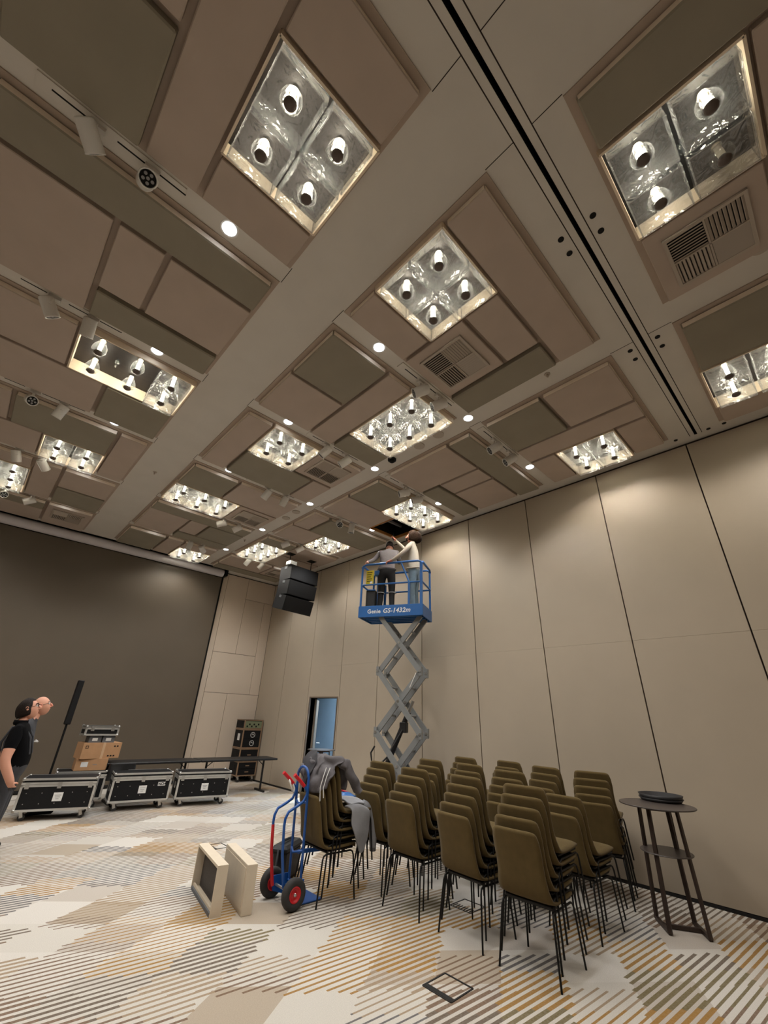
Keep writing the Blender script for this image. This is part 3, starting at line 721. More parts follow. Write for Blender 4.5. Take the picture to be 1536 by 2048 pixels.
cloth('hood', [
 [(-.16, .20, .03), (-.04, .22, .035), (.05, .20, .02), (.09, .18, -.08)],
 [(-.16, .04, .06), (-.04, .04, .075), (.06, .02, .04), (.10, .0, -.08)],
 [(-.16, -.15, .03), (-.04, -.17, .04), (.06, -.17, .01), (.11, -.18, -.10)]], 'hoodie_light', hd, .016, 11, .02, 5)
MB().tube([(.03, -.12, .02), (.10, -.15, -.01), (.145, -.17, -.08), (.155, -.18, -.20), (.16, -.185, -.32), (.162, -.185, -.385)], [.05, .052, .05, .046, .042, .036], 12).build('sleeve', 'hoodie_light', hd)
MB().tube([(.162, -.185, -.375), (.163, -.185, -.41)], [.038, .035], 12).build('cuff', 'hoodie_grey', hd)
bl = thing('blue_garment', 'bright blue garment with red edge behind the hoodie', 'garment', (3.82, 4.60, .80))
cloth('fold', [[(-.1, .12, .0), (0, .12, .03), (.1, .1, .01)], [(-.1, 0, .02), (0, 0, .05), (.1, -.02, .02)], [(-.1, -.1, .0), (0, -.1, .03), (.1, -.12, .0)]], 'lift_blue', bl, .02, 12, .03, 1)
MB().tube([(-.1, .1, .04), (0, .11, .07), (.1, .08, .04)], .012, 6).build('red_edge', 'truck_red', bl)

# ------------------------------------------------------------------ hand truck
tk = thing('hand_truck', 'blue tubular hand truck with red grips and fat rubber wheels', 'hand truck', (3.035, 4.52, 0))
r = .014
hy = .105
P = [(.12, -hy, .12), (.11, -hy, .45), (.10, -hy, .8), (.09, -hy, 1.06)]
P += [(.085, -hy*math.cos(math.radians(t)), 1.06+.10*math.sin(math.radians(t))) for t in range(20, 180, 20)]
P += [(.09, hy, 1.06), (.10, hy, .8), (.11, hy, .45), (.12, hy, .12)]
MB().tube(P, r, 10).build('main_frame', 'truck_blue', tk)
for s in (-1, 1):
    c = [(-.08, s*hy*1.02, .16), (-.135, s*hy*1.02, .42), (-.155, s*hy*1.02, .66), (-.15, s*hy*1.02, .72), (-.12, s*hy*1.02, .775), (-.02, s*hy*1.02, .815), (.05, s*hy*1.02, .85), (.085, s*hy*1.02, .91), (.09, s*hy*1.02, 1.0)]
    MB().tube(c, r, 10).build('curved_tube', 'truck_blue', tk)
    if s > 0: MB().tube([(-.07, s*hy*1.02, .13), (-.08, s*hy*1.02, .16), (-.135, s*hy*1.02, .42), (-.1535, s*hy*1.02, .64)], r+.0025, 10).build('red_sleeve', 'truck_red', tk)
    MB().tube([(.085, s*hy, .94), (.03, s*hy*1.02, 1.0)], r*.9, 8).build('grip_tube', 'truck_blue', tk)
    MB().tube([(.04, s*hy*1.02, .99), (-.02, s*hy*1.04, 1.04), (-.10, s*hy*1.06, 1.10)], .0185, 12).build('grip', 'truck_red', tk)
    wy = s*.205
    wh = MB().lathe([(.062, -.026), (.075, -.034), (.105, -.037), (.122, -.026), (.127, -.006), (.127, .006), (.122, .026), (.105, .037), (.075, .034), (.062, .026)], n=32, axis='Y').build('tyre', 'rubber', tk, (-.02, wy, .127))
    MB().lathe([(.0, -.016), (.018, -.02), (.026, -.012), (.048, -.014), (.054, -.030), (.064, -.032), (.066, .032), (.054, .030), (.048, .014), (.026, .012), (.018, .02), (.0, .016)], n=28, axis='Y').build('rim', 'truck_red', wh)
    MB().lathe([(.0, -.036), (.012, -.036), (.016, -.028), (.016, .028), (.012, .036), (.0, .036)], n=14, axis='Y').build('hub', 'steel', wh)
MB().cyl((-.02, -.2, .127), (-.02, .2, .127), .012, 10).build('axle', 'steel', tk)
for s in (-1, 1):
    MB().add([(-.05, s*.125, .08), (.13, s*.125, .02), (.14, s*.125, .2), (-.08, s*.125, .2), (-.05, s*.135, .08), (.13, s*.135, .02), (.14, s*.135, .2), (-.08, s*.135, .2)], [(0, 1, 2, 3), (7, 6, 5, 4), (0, 4, 5, 1), (1, 5, 6, 2), (2, 6, 7, 3), (3, 7, 4, 0)]).build('axle_bracket', 'truck_blue', tk)
for z_ in (.42, .84, .15):
    MB().tube([(.11 if z_ < .8 else .10, -hy, z_), (.06 if z_ > .2 else .1, 0, z_-.02), (.11 if z_ < .8 else .10, hy, z_)], .011, 8).build('crossbar', 'truck_blue', tk)
MB().box(.12, .37, -.15, .15, .008, .016).box(.12, .128, -.15, .15, .008, .16).build('toe_plate', 'truck_blue', tk)
MB().bar((.11, -.02, .40), (.52, -.02, .38), .03, .03).bar((.52, -.10, .38), (.52, .08, .38), .03, .03).build('folding_arm', 'truck_blue', tk)
MB().tube([(.0, .10, 1.0), (-.03, .085, 1.03), (-.02, .07, .99), (.01, .07, .93), (.04, .08, .91), (.05, .09, .95), (.02, .10, 1.01), (-.03, .10, 1.02)], .007, 6).build('white_strap', 'white_plastic', tk)
bg = thing('shoulder_bag', 'black shoulder bag standing behind the hand truck', 'bag', (3.42, 5.12, 0), .55)
MB().bbox(-.22, .22, -.09, .09, 0, .30, .035).build('bag_body', 'bag', bg); MB().bbox(-.23, .23, -.1, .1, .26, .34, .03).build('flap', 'bag', bg)
MB().tube([(-.22, 0, .28), (-.28, -.02, .20), (-.30, -.03, .12), (-.27, -.03, .08), (-.25, -.02, .16), (-.23, 0, .30), (-.1, 0, .37), (.1, 0, .36), (.22, 0, .3)], .014, 8).build('strap', 'bag', bg)

# ------------------------------------------------------------------ two ceiling covers on edge
def cover(name, lab, loc, rz, L_, T_, H_, opened):
    o = thing(name, lab, 'ceiling panel', loc, rz)
    if opened:
        f = MB(); t = .022
        f.box(0, T_, 0, L_, 0, t); f.box(0, T_, 0, L_, H_-t, H_); f.box(0, T_, 0, t, t, H_-t); f.box(0, T_, L_-t, L_, t, H_-t)
        f.build('rim', 'cream_box', o); MB().box(T_-.02, T_-.004, t, L_-t, t, H_-t).build('inner_face', 'mesh_dark', o)
        MB().box(.012, .03, t, L_-t, t, t+.03).box(.012, .03, t, L_-t, H_-t-.012, H_-t).box(.012, .03, t, t+.012, t, H_-t).build('edge_strip', 'cream_box', o)
        MB().box(-.004, .05, .03, L_-.03, .001, .03).build('foam_strip', 'grey_box', o)
    else:
        MB().bbox(0, T_, 0, L_, 0, H_, .003).build('shell', 'cream_box', o); MB().box(-.004, 0, .03, L_-.03, .03, H_-.03).build('face', 'cream_box', o)
    return o
cover('ceiling_cover', 'square ceiling cover standing on edge, dark open side showing', (2.345, 4.63, 0), -.17, .82, .10, .375, True)
cover('ceiling_cover', 'closed cream ceiling cover on edge beside the hand truck', (2.58, 4.495, 0), -.19, .80, .10, .375, False)

# ------------------------------------------------------------------ floor boxes
def floorbox(loc, lab, open_=False):
    o = thing('floor_box', lab, 'floor box', loc)
    f = MB(); s = .125
    for q in (-1, 1): f.box(-s, s, q*s-.006, q*s+.006, 0, .004); f.box(q*s-.006, q*s+.006, -s, s, 0, .004)
    f.build('frame', 'floor_metal', o)
    if not open_: MB().box(-s+.01, -s+.045, -s, s, 0, .003).build('cable_flap', 'floor_metal', o)
    else:
        for k in range(7): MB().box(-s+.02, -s+.09, -s+.02+.033*k, -s+.032+.033*k, 0, .004).build('comb_tooth', 'floor_metal', o)
    return o
floorbox((3.215, 2.60, 0), 'square floor box lid outlined in the carpet in front')
floorbox((3.32, 6.72, 0), 'open floor box with comb edge beyond the two covers', True)
floorbox((4.50, 3.36, 0), 'floor box with comb edge half hidden among the chair legs', True)

# ------------------------------------------------------------------ tall round tables
def tall_table(lab, loc, rz, hgt=.99, rt=.35, shelf=True):
    o = thing('high_table', lab, 'table', loc, rz)
    MB().lathe([(0, hgt-.012), (rt-.004, hgt-.012), (rt, hgt-.008), (rt, hgt-.003), (rt-.003, hgt), (0, hgt)], n=48, smooth=False).build('table_top', 'table_top', o)
    ft = [(.06, .235), (-.22, .045), (.215, -.05), (-.055, -.23)]
    tp = [(.045, .19), (-.17, .035), (.165, -.04), (-.045, -.185)]
    for a, b in zip(ft, tp): MB().bar((*a, 0.012), (*b, hgt-.012), .036, .022).build('leg', 'bronze', o)
    for a, b in ((0, 1), (2, 3)): MB().bar((*ft[a], .018), (*ft[b], .018), .03, .034).build('foot_bar', 'bronze', o)
    MB().bar(((ft[0][0]+ft[1][0])/2, (ft[0][1]+ft[1][1])/2, .02), ((ft[2][0]+ft[3][0])/2, (ft[2][1]+ft[3][1])/2, .02), .03, .03).build('foot_bar', 'bronze', o)
    for a, b in ((0, 1), (2, 3), (0, 2), (1, 3)): MB().bar((*tp[a], hgt-.028), (*tp[b], hgt-.028), .022, .03).build('top_brace', 'bronze', o)
    if shelf: MB().lathe([(0, .585), (.23, .585), (.233, .59), (.23, .595), (0, .595)], n=36, smooth=False).build('shelf', 'table_top', o)
    return o
tall_table('tall round bar table with lower shelf, near the beige wall', (5.70, 1.765, 0), 0, .985)
tall_table('round bar table half hidden in front of the open doorway', (6.12, 8.28, 0), math.radians(-30), 1.01, .30)
tr = thing('round_tray', 'stack of thin dark round trays on the tall table', 'tray', (6.0, 1.80, .985))
MB().lathe([(0, 0), (.19, 0), (.215, .03), (.205, .03), (.185, .008), (0, .008)], n=40).build('lower_tray', 'tray_dark', tr)
MB().lathe([(0, .012), (.19, .012), (.215, .062), (.205, .062), (.185, .02), (0, .02)], n=40).build('upper_tray', 'tray_dark', tr)

# ------------------------------------------------------------------ flight cases and tables at the far end
def flight_case(lab, loc, rz, w, d, h, wheels=True, base=.13, name='flight_case', badge=None, extra=0):
    o = thing(name, lab, 'case', loc, rz)
    z0 = base if wheels else 0.
    lz = z0+(h-z0)*.80
    MB().box(-w/2+.006, w/2-.006, -d/2+.006, d/2-.006, z0+.006, lz).build('body', 'case_black', o)
    ld = MB().box(-w/2+.006, w/2-.006, -d/2+.006, d/2-.006, lz+.004, h-.004).build('lid', 'case_black', o)
    e = .030; t = .006
    def rails(zs, par):
        m = MB()
        for z in zs:
            for q in (-1, 1):
                m.bar((-w/2, q*(d/2-t/2), z), (w/2, q*(d/2-t/2), z), t*2, e); m.bar((q*(w/2-t/2), -d/2, z), (q*(w/2-t/2), d/2, z), t*2, e)
        m.build('edge_rail', 'alu', par)
    rails((z0+e/2, lz-e/2), o); rails((lz+e/2+.003, h-e/2), ld)
    for qx in (-1, 1):
        for qy in (-1, 1): MB().bar((qx*(w/2-e/2), qy*(d/2-t/2), z0), (qx*(w/2-e/2), qy*(d/2-t/2), lz), e, t*2, (0, 1, 0)).bar((qx*(w/2-t/2), qy*(d/2-e/2), z0), (qx*(w/2-t/2), qy*(d/2-e/2), lz), e, t*2, (1, 0, 0)).build('corner_rail', 'alu', o)
    for qx in (-1, 1):
        for qy in (-1, 1):
            MB().ball((qx*(w/2-.014), qy*(d/2-.014), h-.014), .026).build('ball_corner', 'steel', ld); MB().ball((qx*(w/2-.014), qy*(d/2-.014), z0+.014), .026).build('ball_corner', 'steel', o)
    for x in ((-w*.42, 0, w*.42) if w > .8 else (-w*.3, w*.3)):
        MB().box(x-.028, x+.028, -d/2-.012, -d/2, lz-.055, lz+.035).cyl((x, -d/2-.02, lz-.012), (x, -d/2-.01, lz-.012), .018, 10).build('latch', 'steel', o)
    m = MB()
    for k in range(5 if w > .8 else 0):
        for z in (z0+(lz-z0)*.28, z0+(lz-z0)*.68): m.cyl((-w*.40+w*.2*k, -d/2, z), (-w*.40+w*.2*k, -d/2+.004, z), .007, 6)
    if m.v: m.build('rivet', 'steel', o)['kind'] = 'stuff'
    if w > .8:
        sx_ = w*.02; zc = z0+(lz-z0)*.52
        st = MB().box(sx_-.065, sx_+.065, -d/2+.001, -d/2+.004, zc-.06, zc+.06).build('label_sheet', 'sticker', o)
        for q in range(3): MB().box(sx_-.045+.01*q, sx_+.045-.012*q, -d/2-.0005, -d/2+.001, zc+.02-.025*q, zc+.027-.025*q).build('print_line', 'print_grey', st)
        for qx in (-1, 1): MB().box(qx*(w/2-.004)-.003, qx*(w/2-.004)+.003, -.07, .07, z0+.16, z0+.26).build('side_handle', 'steel', o)
    if badge:
        bp = MB().box(w*.27, w*.40, -d/2+.0, -d/2+.004, lz-.13, lz-.07).build('badge_plate', 'sticker', o)
        tm = text_mesh(badge, .055, 'lamp_black', 0, .002)
        obj('badge_lettering', tm, bp, (w*.275, -d/2-.0015, lz-.118), (math.radians(90), 0, 0))
    if wheels:
        for qx in (-1, 1):
            for qy in (-1, 1):
                c = MB().box(qx*(w/2-.12)-.04, qx*(w/2-.12)+.04, qy*(d/2-.08)-.035, qy*(d/2-.08)+.035, base-.012, base).bar((qx*(w/2-.12)-.01, qy*(d/2-.08)-.024, base-.01), (qx*(w/2-.12)+.015, qy*(d/2-.08)-.024, .045), .004, .045, (1, 0, 0)).bar((qx*(w/2-.12)-.01, qy*(d/2-.08)+.024, base-.01), (qx*(w/2-.12)+.015, qy*(d/2-.08)+.024, .045), .004, .045, (1, 0, 0)).build('caster_fork', 'steel', o)
                MB().cyl((qx*(w/2-.12)+.015, qy*(d/2-.08)-.018, .048), (qx*(w/2-.12)+.015, qy*(d/2-.08)+.018, .048), .048, 16).build('caster_wheel', 'rubber', c)
    return o
def fc_at(xl, yl, xr, yr, d):      # from front bottom corners
    a = math.atan2(yr-yl, xr-xl); w_ = math.hypot(xr-xl, yr-yl)
    return ((xl+xr)/2-math.sin(a)*d/2, (yl+yr)/2+math.cos(a)*d/2, 0), a, w_
l1, a1, w1 = fc_at(1.27, 9.66, 2.27, 9.38, .50); flight_case('black flight case with silver edges, leftmost, beside the standing men', l1, a1, w1, .5, .58)
l2, a2, w2 = fc_at(2.60, 9.70, 3.58, 9.56, .50); flight_case('black flight case with a white badge, middle of the floor row', l2, a2, w2, .5, .585, badge='NCH')
l3, a3, w3 = fc_at(3.70, 9.55, 4.68, 9.36, .50); flight_case('black flight case at the end of the row, nearest the rack tower', l3, a3, w3, .5, .57)
flight_case('black flight case carrying the cardboard boxes behind the front row', (2.24, 10.52, 0), -.15, .80, .5, .58)
cb = thing('cardboard_box', 'lower cardboard box with a white label, on the rear flight case', 'box', (2.33, 10.50, .58), -.08)
MB().bbox(-.26, .26, -.17, .17, 0, .19, .003).build('carton', 'cardboard', cb); MB().box(-.17, -.06, -.172, -.17, .06, .14).build('label_sheet', 'sticker', cb); MB().box(-.26, .26, -.03, .03, .19, .1912).build('tape', 'tape', cb)
MB().box(.02, .09, -.1715, -.17, .09, .10).build('print_mark', 'print_grey', cb)
cb = thing('cardboard_box', 'large printed cardboard box on top of the smaller carton', 'box', (2.40, 10.52, .77), .10)
MB().bbox(-.335, .335, -.19, .19, 0, .265, .003).build('carton', 'cardboard', cb); MB().box(.0, .045, -.192, -.19, .0, .265).box(.0, .045, -.19, .19, .265, .2665).build('tape', 'tape', cb)
MB().box(-.29, -.24, -.192, -.19, .17, .22).build('print_mark', 'lamp_black', cb); MB().box(-.28, -.25, -.1925, -.19, .18, .21).build('print_mark', 'cardboard', cb)
for x in (.20, .25, .12, .17, .22): MB().box(x, x+.03, -.192, -.19, .19 if x in (.20, .25) else .03, .215 if x in (.20, .25) else .055).build('print_mark', 'lamp_black', cb)
for x, wd in ((2.26, 'nearer the loudspeaker column'), (2.49, 'nearer the black table')):
    b = thing('grey_box', 'small grey box on the printed carton, '+wd, 'box', (x, 10.50, 1.035), .03)
    MB().bbox(-.105, .105, -.13, .13, 0, .12, .004).build('body', 'grey_box', b); MB().box(-.05, .04, -.132, -.13, .03, .08).build('label_sheet', 'sticker', b); MB().box(-.106, .106, -.131, .131, .09, .095).build('lid_line', 'case_black', b)
flight_case('small silver-edged flight case on top of the grey boxes', (2.33, 10.50, 1.155), .02, .58, .34, .17, wheels=False, name='small_flight_case')
# folding tables
def fold_table(lab, x0, x1, y0, y1, hz, rz=0., legs=(0, 1)):
    cx, cy = (x0+x1)/2, (y0+y1)/2; o = thing('folding_table', lab, 'table', (cx, cy, 0), rz); W_, D_ = (x1-x0)/2, (y1-y0)/2
    MB().bbox(-W_, W_, -D_, D_, hz-.04, hz, .008).build('table_top', 'table_black', o)
    for q in legs:
        x = (-W_+.22) if q == 0 else (W_-.22); s = -1 if q == 0 else 1
        m = MB().bar((x, -.02, .03), (x, -.02, hz-.04), .035, .035, (0, 1, 0)).build('leg', 'table_black', o)
        MB().bar((x, -D_+.06, .02), (x, D_-.06, .02), .04, .04).build('foot', 'table_black', o)
        MB().bar((x, -.02, hz-.16), (x-s*.16, -.02, hz-.04), .015, .015).build('brace', 'table_black', o)
    return o
fold_table('black folding table reaching towards the beige wall', 4.40, 6.22, 10.18, 10.78, .69, -.06)
fold_table('black folding table behind the middle flight cases', 2.58, 4.38, 10.26, 10.86, .69, -.03)
sk = thing('table_skirt', 'short black cloth hanging at the end of the folding table', 'cloth', (2.75, 10.2, 0))
cloth('cloth', [[(-.12, .25, .69), (-.13, .1, .69), (-.13, -.02, .69), (.0, -.05, .69), (.30, -.04, .69)], [(-.13, .25, .55), (-.14, .1, .55), (-.14, -.03, .55), (0, -.06, .55), (.3, -.05, .55)], [(-.13, .25, .42), (-.14, .1, .42), (-.14, -.04, .42), (0, -.07, .42), (.3, -.06, .42)]], 'table_black', sk, .008, 8, .01)
# rack tower in the corner
zz = 0.
RACKS = [('lowest rack case on wheels in the corner tower', .14, .34, 2), ('middle rack case of the corner tower', .0, .30, 1), ('upper rack case with two round emblems in the corner tower', .0, .46, 2), ('top rack unit with greenish panel on the corner tower', .0, .24, 1)]
zb = 0
for qi, (lab, wz, hh_, bays) in enumerate(RACKS):
    o = thing('rack_case', lab, 'rack case', (6.34, 12.08, zb), -.06)
    W_, D_ = .27, .27
    z0 = wz
    MB().box(-W_, W_, -D_+.02, D_, z0, z0+hh_-.005).build('body', 'case_black', o)
    m = MB()
    for z in [z0+.012, z0+hh_-.017]: m.bar((-W_, -D_+.015, z), (W_, -D_+.015, z), .03, .024); m.bar((-W_, -D_, z), (-W_, D_, z), .012, .024)
    for q in (-1, 1): m.bar((q*(W_-.012), -D_+.015, z0), (q*(W_-.012), -D_+.015, z0+hh_-.005), .024, .03)
    m.build('edge_rail', 'rack_edge', o)
    for b_ in range(bays):
        bz0 = z0+.03+(hh_-.06)*b_/bays; bz1 = z0+.03+(hh_-.06)*(b_+1)/bays-.012
        p = MB().box(-W_+.03, W_-.03, -D_+.008, -D_+.02, bz0, bz1).build('drawer_front', 'case_black' if qi != 3 else 'rack_green', o)
        if qi == 2:
            zc = (bz0+bz1)/2; MB().tube([(.02+.062*math.cos(t*math.pi/9), -D_+.005, zc+.062*math.sin(t*math.pi/9)) for t in range(18)], .006, 6, closed=True).build('round_emblem', 'sticker', p)
            MB().tube([(-.01, -D_+.005, zc), (.02, -D_+.005, zc+.03), (.05, -D_+.005, zc-.01)], .006, 6).build('emblem_stroke', 'sticker', p)
        if qi == 3:
            for u_ in range(6): MB().box(-.2+.065*u_, -.2+.065*u_+.04, -D_+.002, -D_+.008, bz0+.02+(u_ % 2)*.05, bz0+.06+(u_ % 2)*.05).build('module', 'case_black', p)
        elif qi < 2: MB().box(-.05, .05, -D_-.004, -D_+.008, (bz0+bz1)/2-.01, (bz0+bz1)/2+.01).build('pull', 'rack_edge', p)
    MB().box(-W_-.006, -W_, -.09, .05, z0+hh_*.4, z0+hh_*.75).build('side_handle', 'sticker' if qi == 2 else 'case_black', o)
    if wz:
        for qx in (-1, 1):
            for qy in (-1, 1):
                c = MB().box(qx*.2-.04, qx*.2+.04, qy*.19-.04, qy*.19+.04, .12, .14).bar((qx*.2, qy*.19, .12), (qx*.2+.02, qy*.19, .06), .05, .04).build('caster_fork', 'alu', o)
                MB().cyl((qx*.2+.02, qy*.19-.016, .05), (qx*.2+.02, qy*.19+.016, .05), .05, 16).build('caster_wheel', 'rubber', c)
    zb += wz+hh_
# column loudspeaker
cs = thing('column_loudspeaker', 'slim black column loudspeaker on a thin pole before the screen', 'loudspeaker', (1.70, 10.25, 0))
MB().bbox(-.05, .05, -.055, .055, 1.34, 2.10, .01).build('column', 'lamp_black', cs); MB().box(-.042, .042, -.058, -.05, 1.36, 2.08).build('grille', 'case_black', cs)
MB().cyl((0, 0, .05), (0, 0, 1.36), .018, 12).build('pole', 'lamp_black', cs); MB().bbox(-.2, .2, -.2, .2, 0, .35, .02).build('base', 'lamp_black', cs)
# flown loudspeaker
SPKP = Vector((5.50, 9.25, 0))
fs = thing('hanging_loudspeaker', 'curved black line loudspeaker hanging from the ceiling by the wall', 'loudspeaker', (5.56, 9.22, 4.05), math.radians(6))
n_ = 3; zt = 5.10
ang = [0, 7, 15]; px, pz = 0., zt-4.05
for k in range(3):
    t = math.radians(ang[k]); hgt = .37
    d_ = Vector((0, math.sin(t), -math.cos(t))); n2 = Vector((0, -math.cos(t), -math.sin(t)))
    c0 = Vector((0, px, pz)); c1 = c0+d_*hgt
    wd = .45
    pts = [c0+Vector((-wd*.95, 0, 0))+n2*.0-n2*.24, c0+Vector((wd*.95, 0, 0))-n2*.24, c0+Vector((wd, 0, 0))+n2*.24, c0+Vector((-wd, 0, 0))+n2*.24]
    b4 = [p+d_*(hgt-.006) for p in pts]
    cb_ = MB().add(pts+b4, [(0, 1, 2, 3), (7, 6, 5, 4), (0, 4, 5, 1), (1, 5, 6, 2), (2, 6, 7, 3), (3, 7, 4, 0)]).build('cabinet', 'case_black', fs)
    g_ = c0+d_*hgt/2+n2*.243
    MB().obox(g_, (wd*.97, 0, 0), d_*(hgt/2-.012), n2*.006).build('grille', 'lamp_black', cb_)
    for s in (-1, 1):
        e_ = c0+d_*.05+Vector((s*(wd*.97), 0, 0)); MB().obox(e_, (.012, 0, 0), d_*.03, n2*.05).build('rigging_plate', 'grey_box', cb_)
    px, pz = c1.y, c1.z
MB().bar((-.42, 0, zt-4.05+.03), (.42, 0, zt-4.05+.03), .05, .06).build('fly_bar', 'lamp_black', fs)
MB().box(-.5, -.3, -.24, -.05, zt-4.05, zt-4.05+.09).build('bracket_plate', 'alu', fs)
for s in (-1, 1):
    pts = [(s*.36, 0, zt-4.05+.04+.017*k) for k in range(0, 24)]
    MB().tube([(s*.36, 0, zt-4.05+.05), (s*.36, 0, 1.40)], .007, 6).build('chain', 'lamp_black', fs)
    for k in range(9): MB().tube([(s*.36+.012*math.cos(t*math.pi/4)*(k % 2), .012*math.cos(t*math.pi/4)*((k+1) % 2), zt-4.05+.08+.037*k+.02*math.sin(t*math.pi/4)) for t in range(8)], .004, 5, closed=True).build('chain_link', 'lamp_black', fs)
for s in (-1, 1):
    a_ = math.radians(6); X_, Y_ = 5.56+s*.36*math.cos(a_), 9.22+s*.36*math.sin(a_)
    MB().box(X_-.10, X_+.10, Y_-.10, Y_+.10, 5.443, 5.452).build('rigging_hole', 'void', ceil)

# ------------------------------------------------------------------ scissor lift
LC = Vector((5.70, 5.71, 0)); th = math.radians(-64)
lu = Vector((math.cos(th), math.sin(th), 0)); lv = Vector((-lu.y, lu.x, 0))
def LP(s, o, z): return (s, o, z)              # lift space: x along the platform, y towards the wall
lift = thing('scissor_lift', 'blue scissor lift raised to the ceiling with grey folding arms', 'scissor lift', tuple(LC), th)
ZP = 3.38; HL, HW = .635, .315
MB().bbox(-.60, .74, -.33, .33, .13, .46, .02).build('chassis', 'lift_blue', lift)
MB().box(-.62, .76, -.34, .34, .10, .14).build('skid_plate', 'lift_dark', lift)
for sx_ in (-.42, .56):
    for so in (-1, 1): MB().lathe([(0, -.05), (.11, -.05), (.125, -.035), (.125, .035), (.11, .05), (0, .05)], (sx_, so*.30, .125), 24, 0, 'Y').build('wheel', 'rubber', lift)
MB().box(-HL, HL, -HW, HW, ZP+.05, ZP+.07).build('deck', 'lift_grey', lift)
m = MB()
for k in range(4): m.box(-HL+.05, HL-.05, -HW+.1+.14*k, -HW+.13+.14*k, ZP+.01, ZP+.05)
m.build('deck_beam', 'lift_blue', lift)
tb = MB().bbox(-HL, HL, -HW-.02, -HW, ZP, ZP+.215, .004).build('toe_board', 'lift_blue', lift)
MB().bbox(-HL, HL, HW, HW+.02, ZP, ZP+.215, .004).build('toe_board', 'lift_blue', lift)
for s in (-1, 1): MB().bbox(s*HL-.01, s*HL+.01, -HW-.02, HW+.02, ZP, ZP+.215, .004).build('toe_board', 'lift_blue', lift)
def bold(me, d):
    m_ = MB()
    for dx_, dy_ in ((0, 0), (d, 0), (-d, 0), (0, d), (0, -d)):
        m_.add([(v.co.x+dx_, v.co.y+dy_, v.co.z+(dx_+dy_)*.02) for v in me.vertices], [tuple(p.vertices) for p in me.polygons])
    return m_.mesh('lettering', 'white_print')
for txt, sh, x_, wd in (('Genie', 0., -.455, .268), ('GS-1432m', .22, -.14, .535)):
    tm = bold(text_mesh(txt, .135, 'white_print', sh, .001), .0024)
    xs_ = [v.co.x for v in tm.vertices]; k_ = wd/(max(xs_)-min(xs_))
    obj('lettering', tm, tb, (x_, -HW-.0215, ZP+.07), (math.radians(90), 0, 0)).scale = (k_, k_, 1)
ZT, ZM, ZTB = ZP+1.06, ZP+.64, ZP+.215
rr_ = .021
# near rail: one bent tube, mid rail, posts
def rail(y, tall=True):
    P = [(-HL+.02, y, ZTB-.2), (-HL+.02, y, ZT-.08), (-HL+.035, y, ZT-.03), (-HL+.09, y, ZT), (HL-.09, y, ZT), (HL-.035, y, ZT-.02), (HL-.02, y, ZT-.07), (HL-.02, y, ZTB-.2)]
    MB().tube(P, rr_, 10).build('guard_rail', 'lift_blue', lift); MB().tube([(-HL+.02, y, ZM), (HL-.02, y, ZM)], rr_*.8, 8).build('mid_rail', 'lift_blue', lift)
rail(-HW); rail(HW)
for s in (-1, 1):
    P = [(s*(HL-.01), -HW, ZT-.06), (s*(HL-.01), -HW+.05, ZT-.01), (s*(HL-.01), 0, ZT-.01), (s*(HL-.01), HW-.05, ZT-.01), (s*(HL-.01), HW, ZT-.06)]
    MB().tube(P, rr_, 10).build('end_rail', 'lift_blue', lift); MB().tube([(s*(HL-.01), -HW, ZM), (s*(HL-.01), HW, ZM)], rr_*.8, 8).build('mid_rail', 'lift_blue', lift)
MB().box(HL-.05, HL, -HW-.018, -HW+.018, ZTB-.1, ZT-.04).build('gate_post', 'lift_blue', lift)
MB().box(.35, .39, -HW-.015, -HW+.015, ZTB-.1, ZM).build('gate_post', 'lift_blue', lift)
MB().tube([(.20, -HW, ZT-.01), (.37, -HW, ZM)], .016, 8).build('gate_strut', 'lift_blue', lift)
MB().tube([(-HL+.05, -HW+.02, ZM-.01), (-HL+.12, -HW+.03, ZM-.09), (-HL+.3, -HW+.05, ZM-.1)], .014, 8).build('hook_bar', 'lift_blue', lift)
MB().box(-.30, -.26, HW-.2, HW-.16, ZTB-.1, ZM+.1).box(-.42, -.38, HW-.3, HW-.26, ZTB-.1, ZT-.1).build('inner_post', 'lift_blue', lift)
pl = MB().bbox(-.56, -.40, -.245, -.235, ZM+.03, ZT-.10, .003).build('placard', 'yellow', lift)
for q in range(5): MB().box(-.54, -.43-.015*(q % 3), -.2465, -.245, ZT-.15-.045*q, ZT-.135-.045*q).build('placard_print', 'lamp_black', pl)
MB().box(-.47, -.42, -.2465, -.245, ZM+.05, ZM+.09).build('placard_print', 'white_print', pl)
MB().bbox(-.55, -.36, -.24, -.10, ZTB-.08, ZM-.08, .015).build('document_box', 'lift_dark', lift)
MB().bbox(-.44, -.30, -.12, .02, ZT-.17, ZT-.06, .015).tube([(-.37, -.05, ZT-.06), (-.37, -.05, ZT+.03)], .012, 8).build('control_box', 'lift_blue', lift)
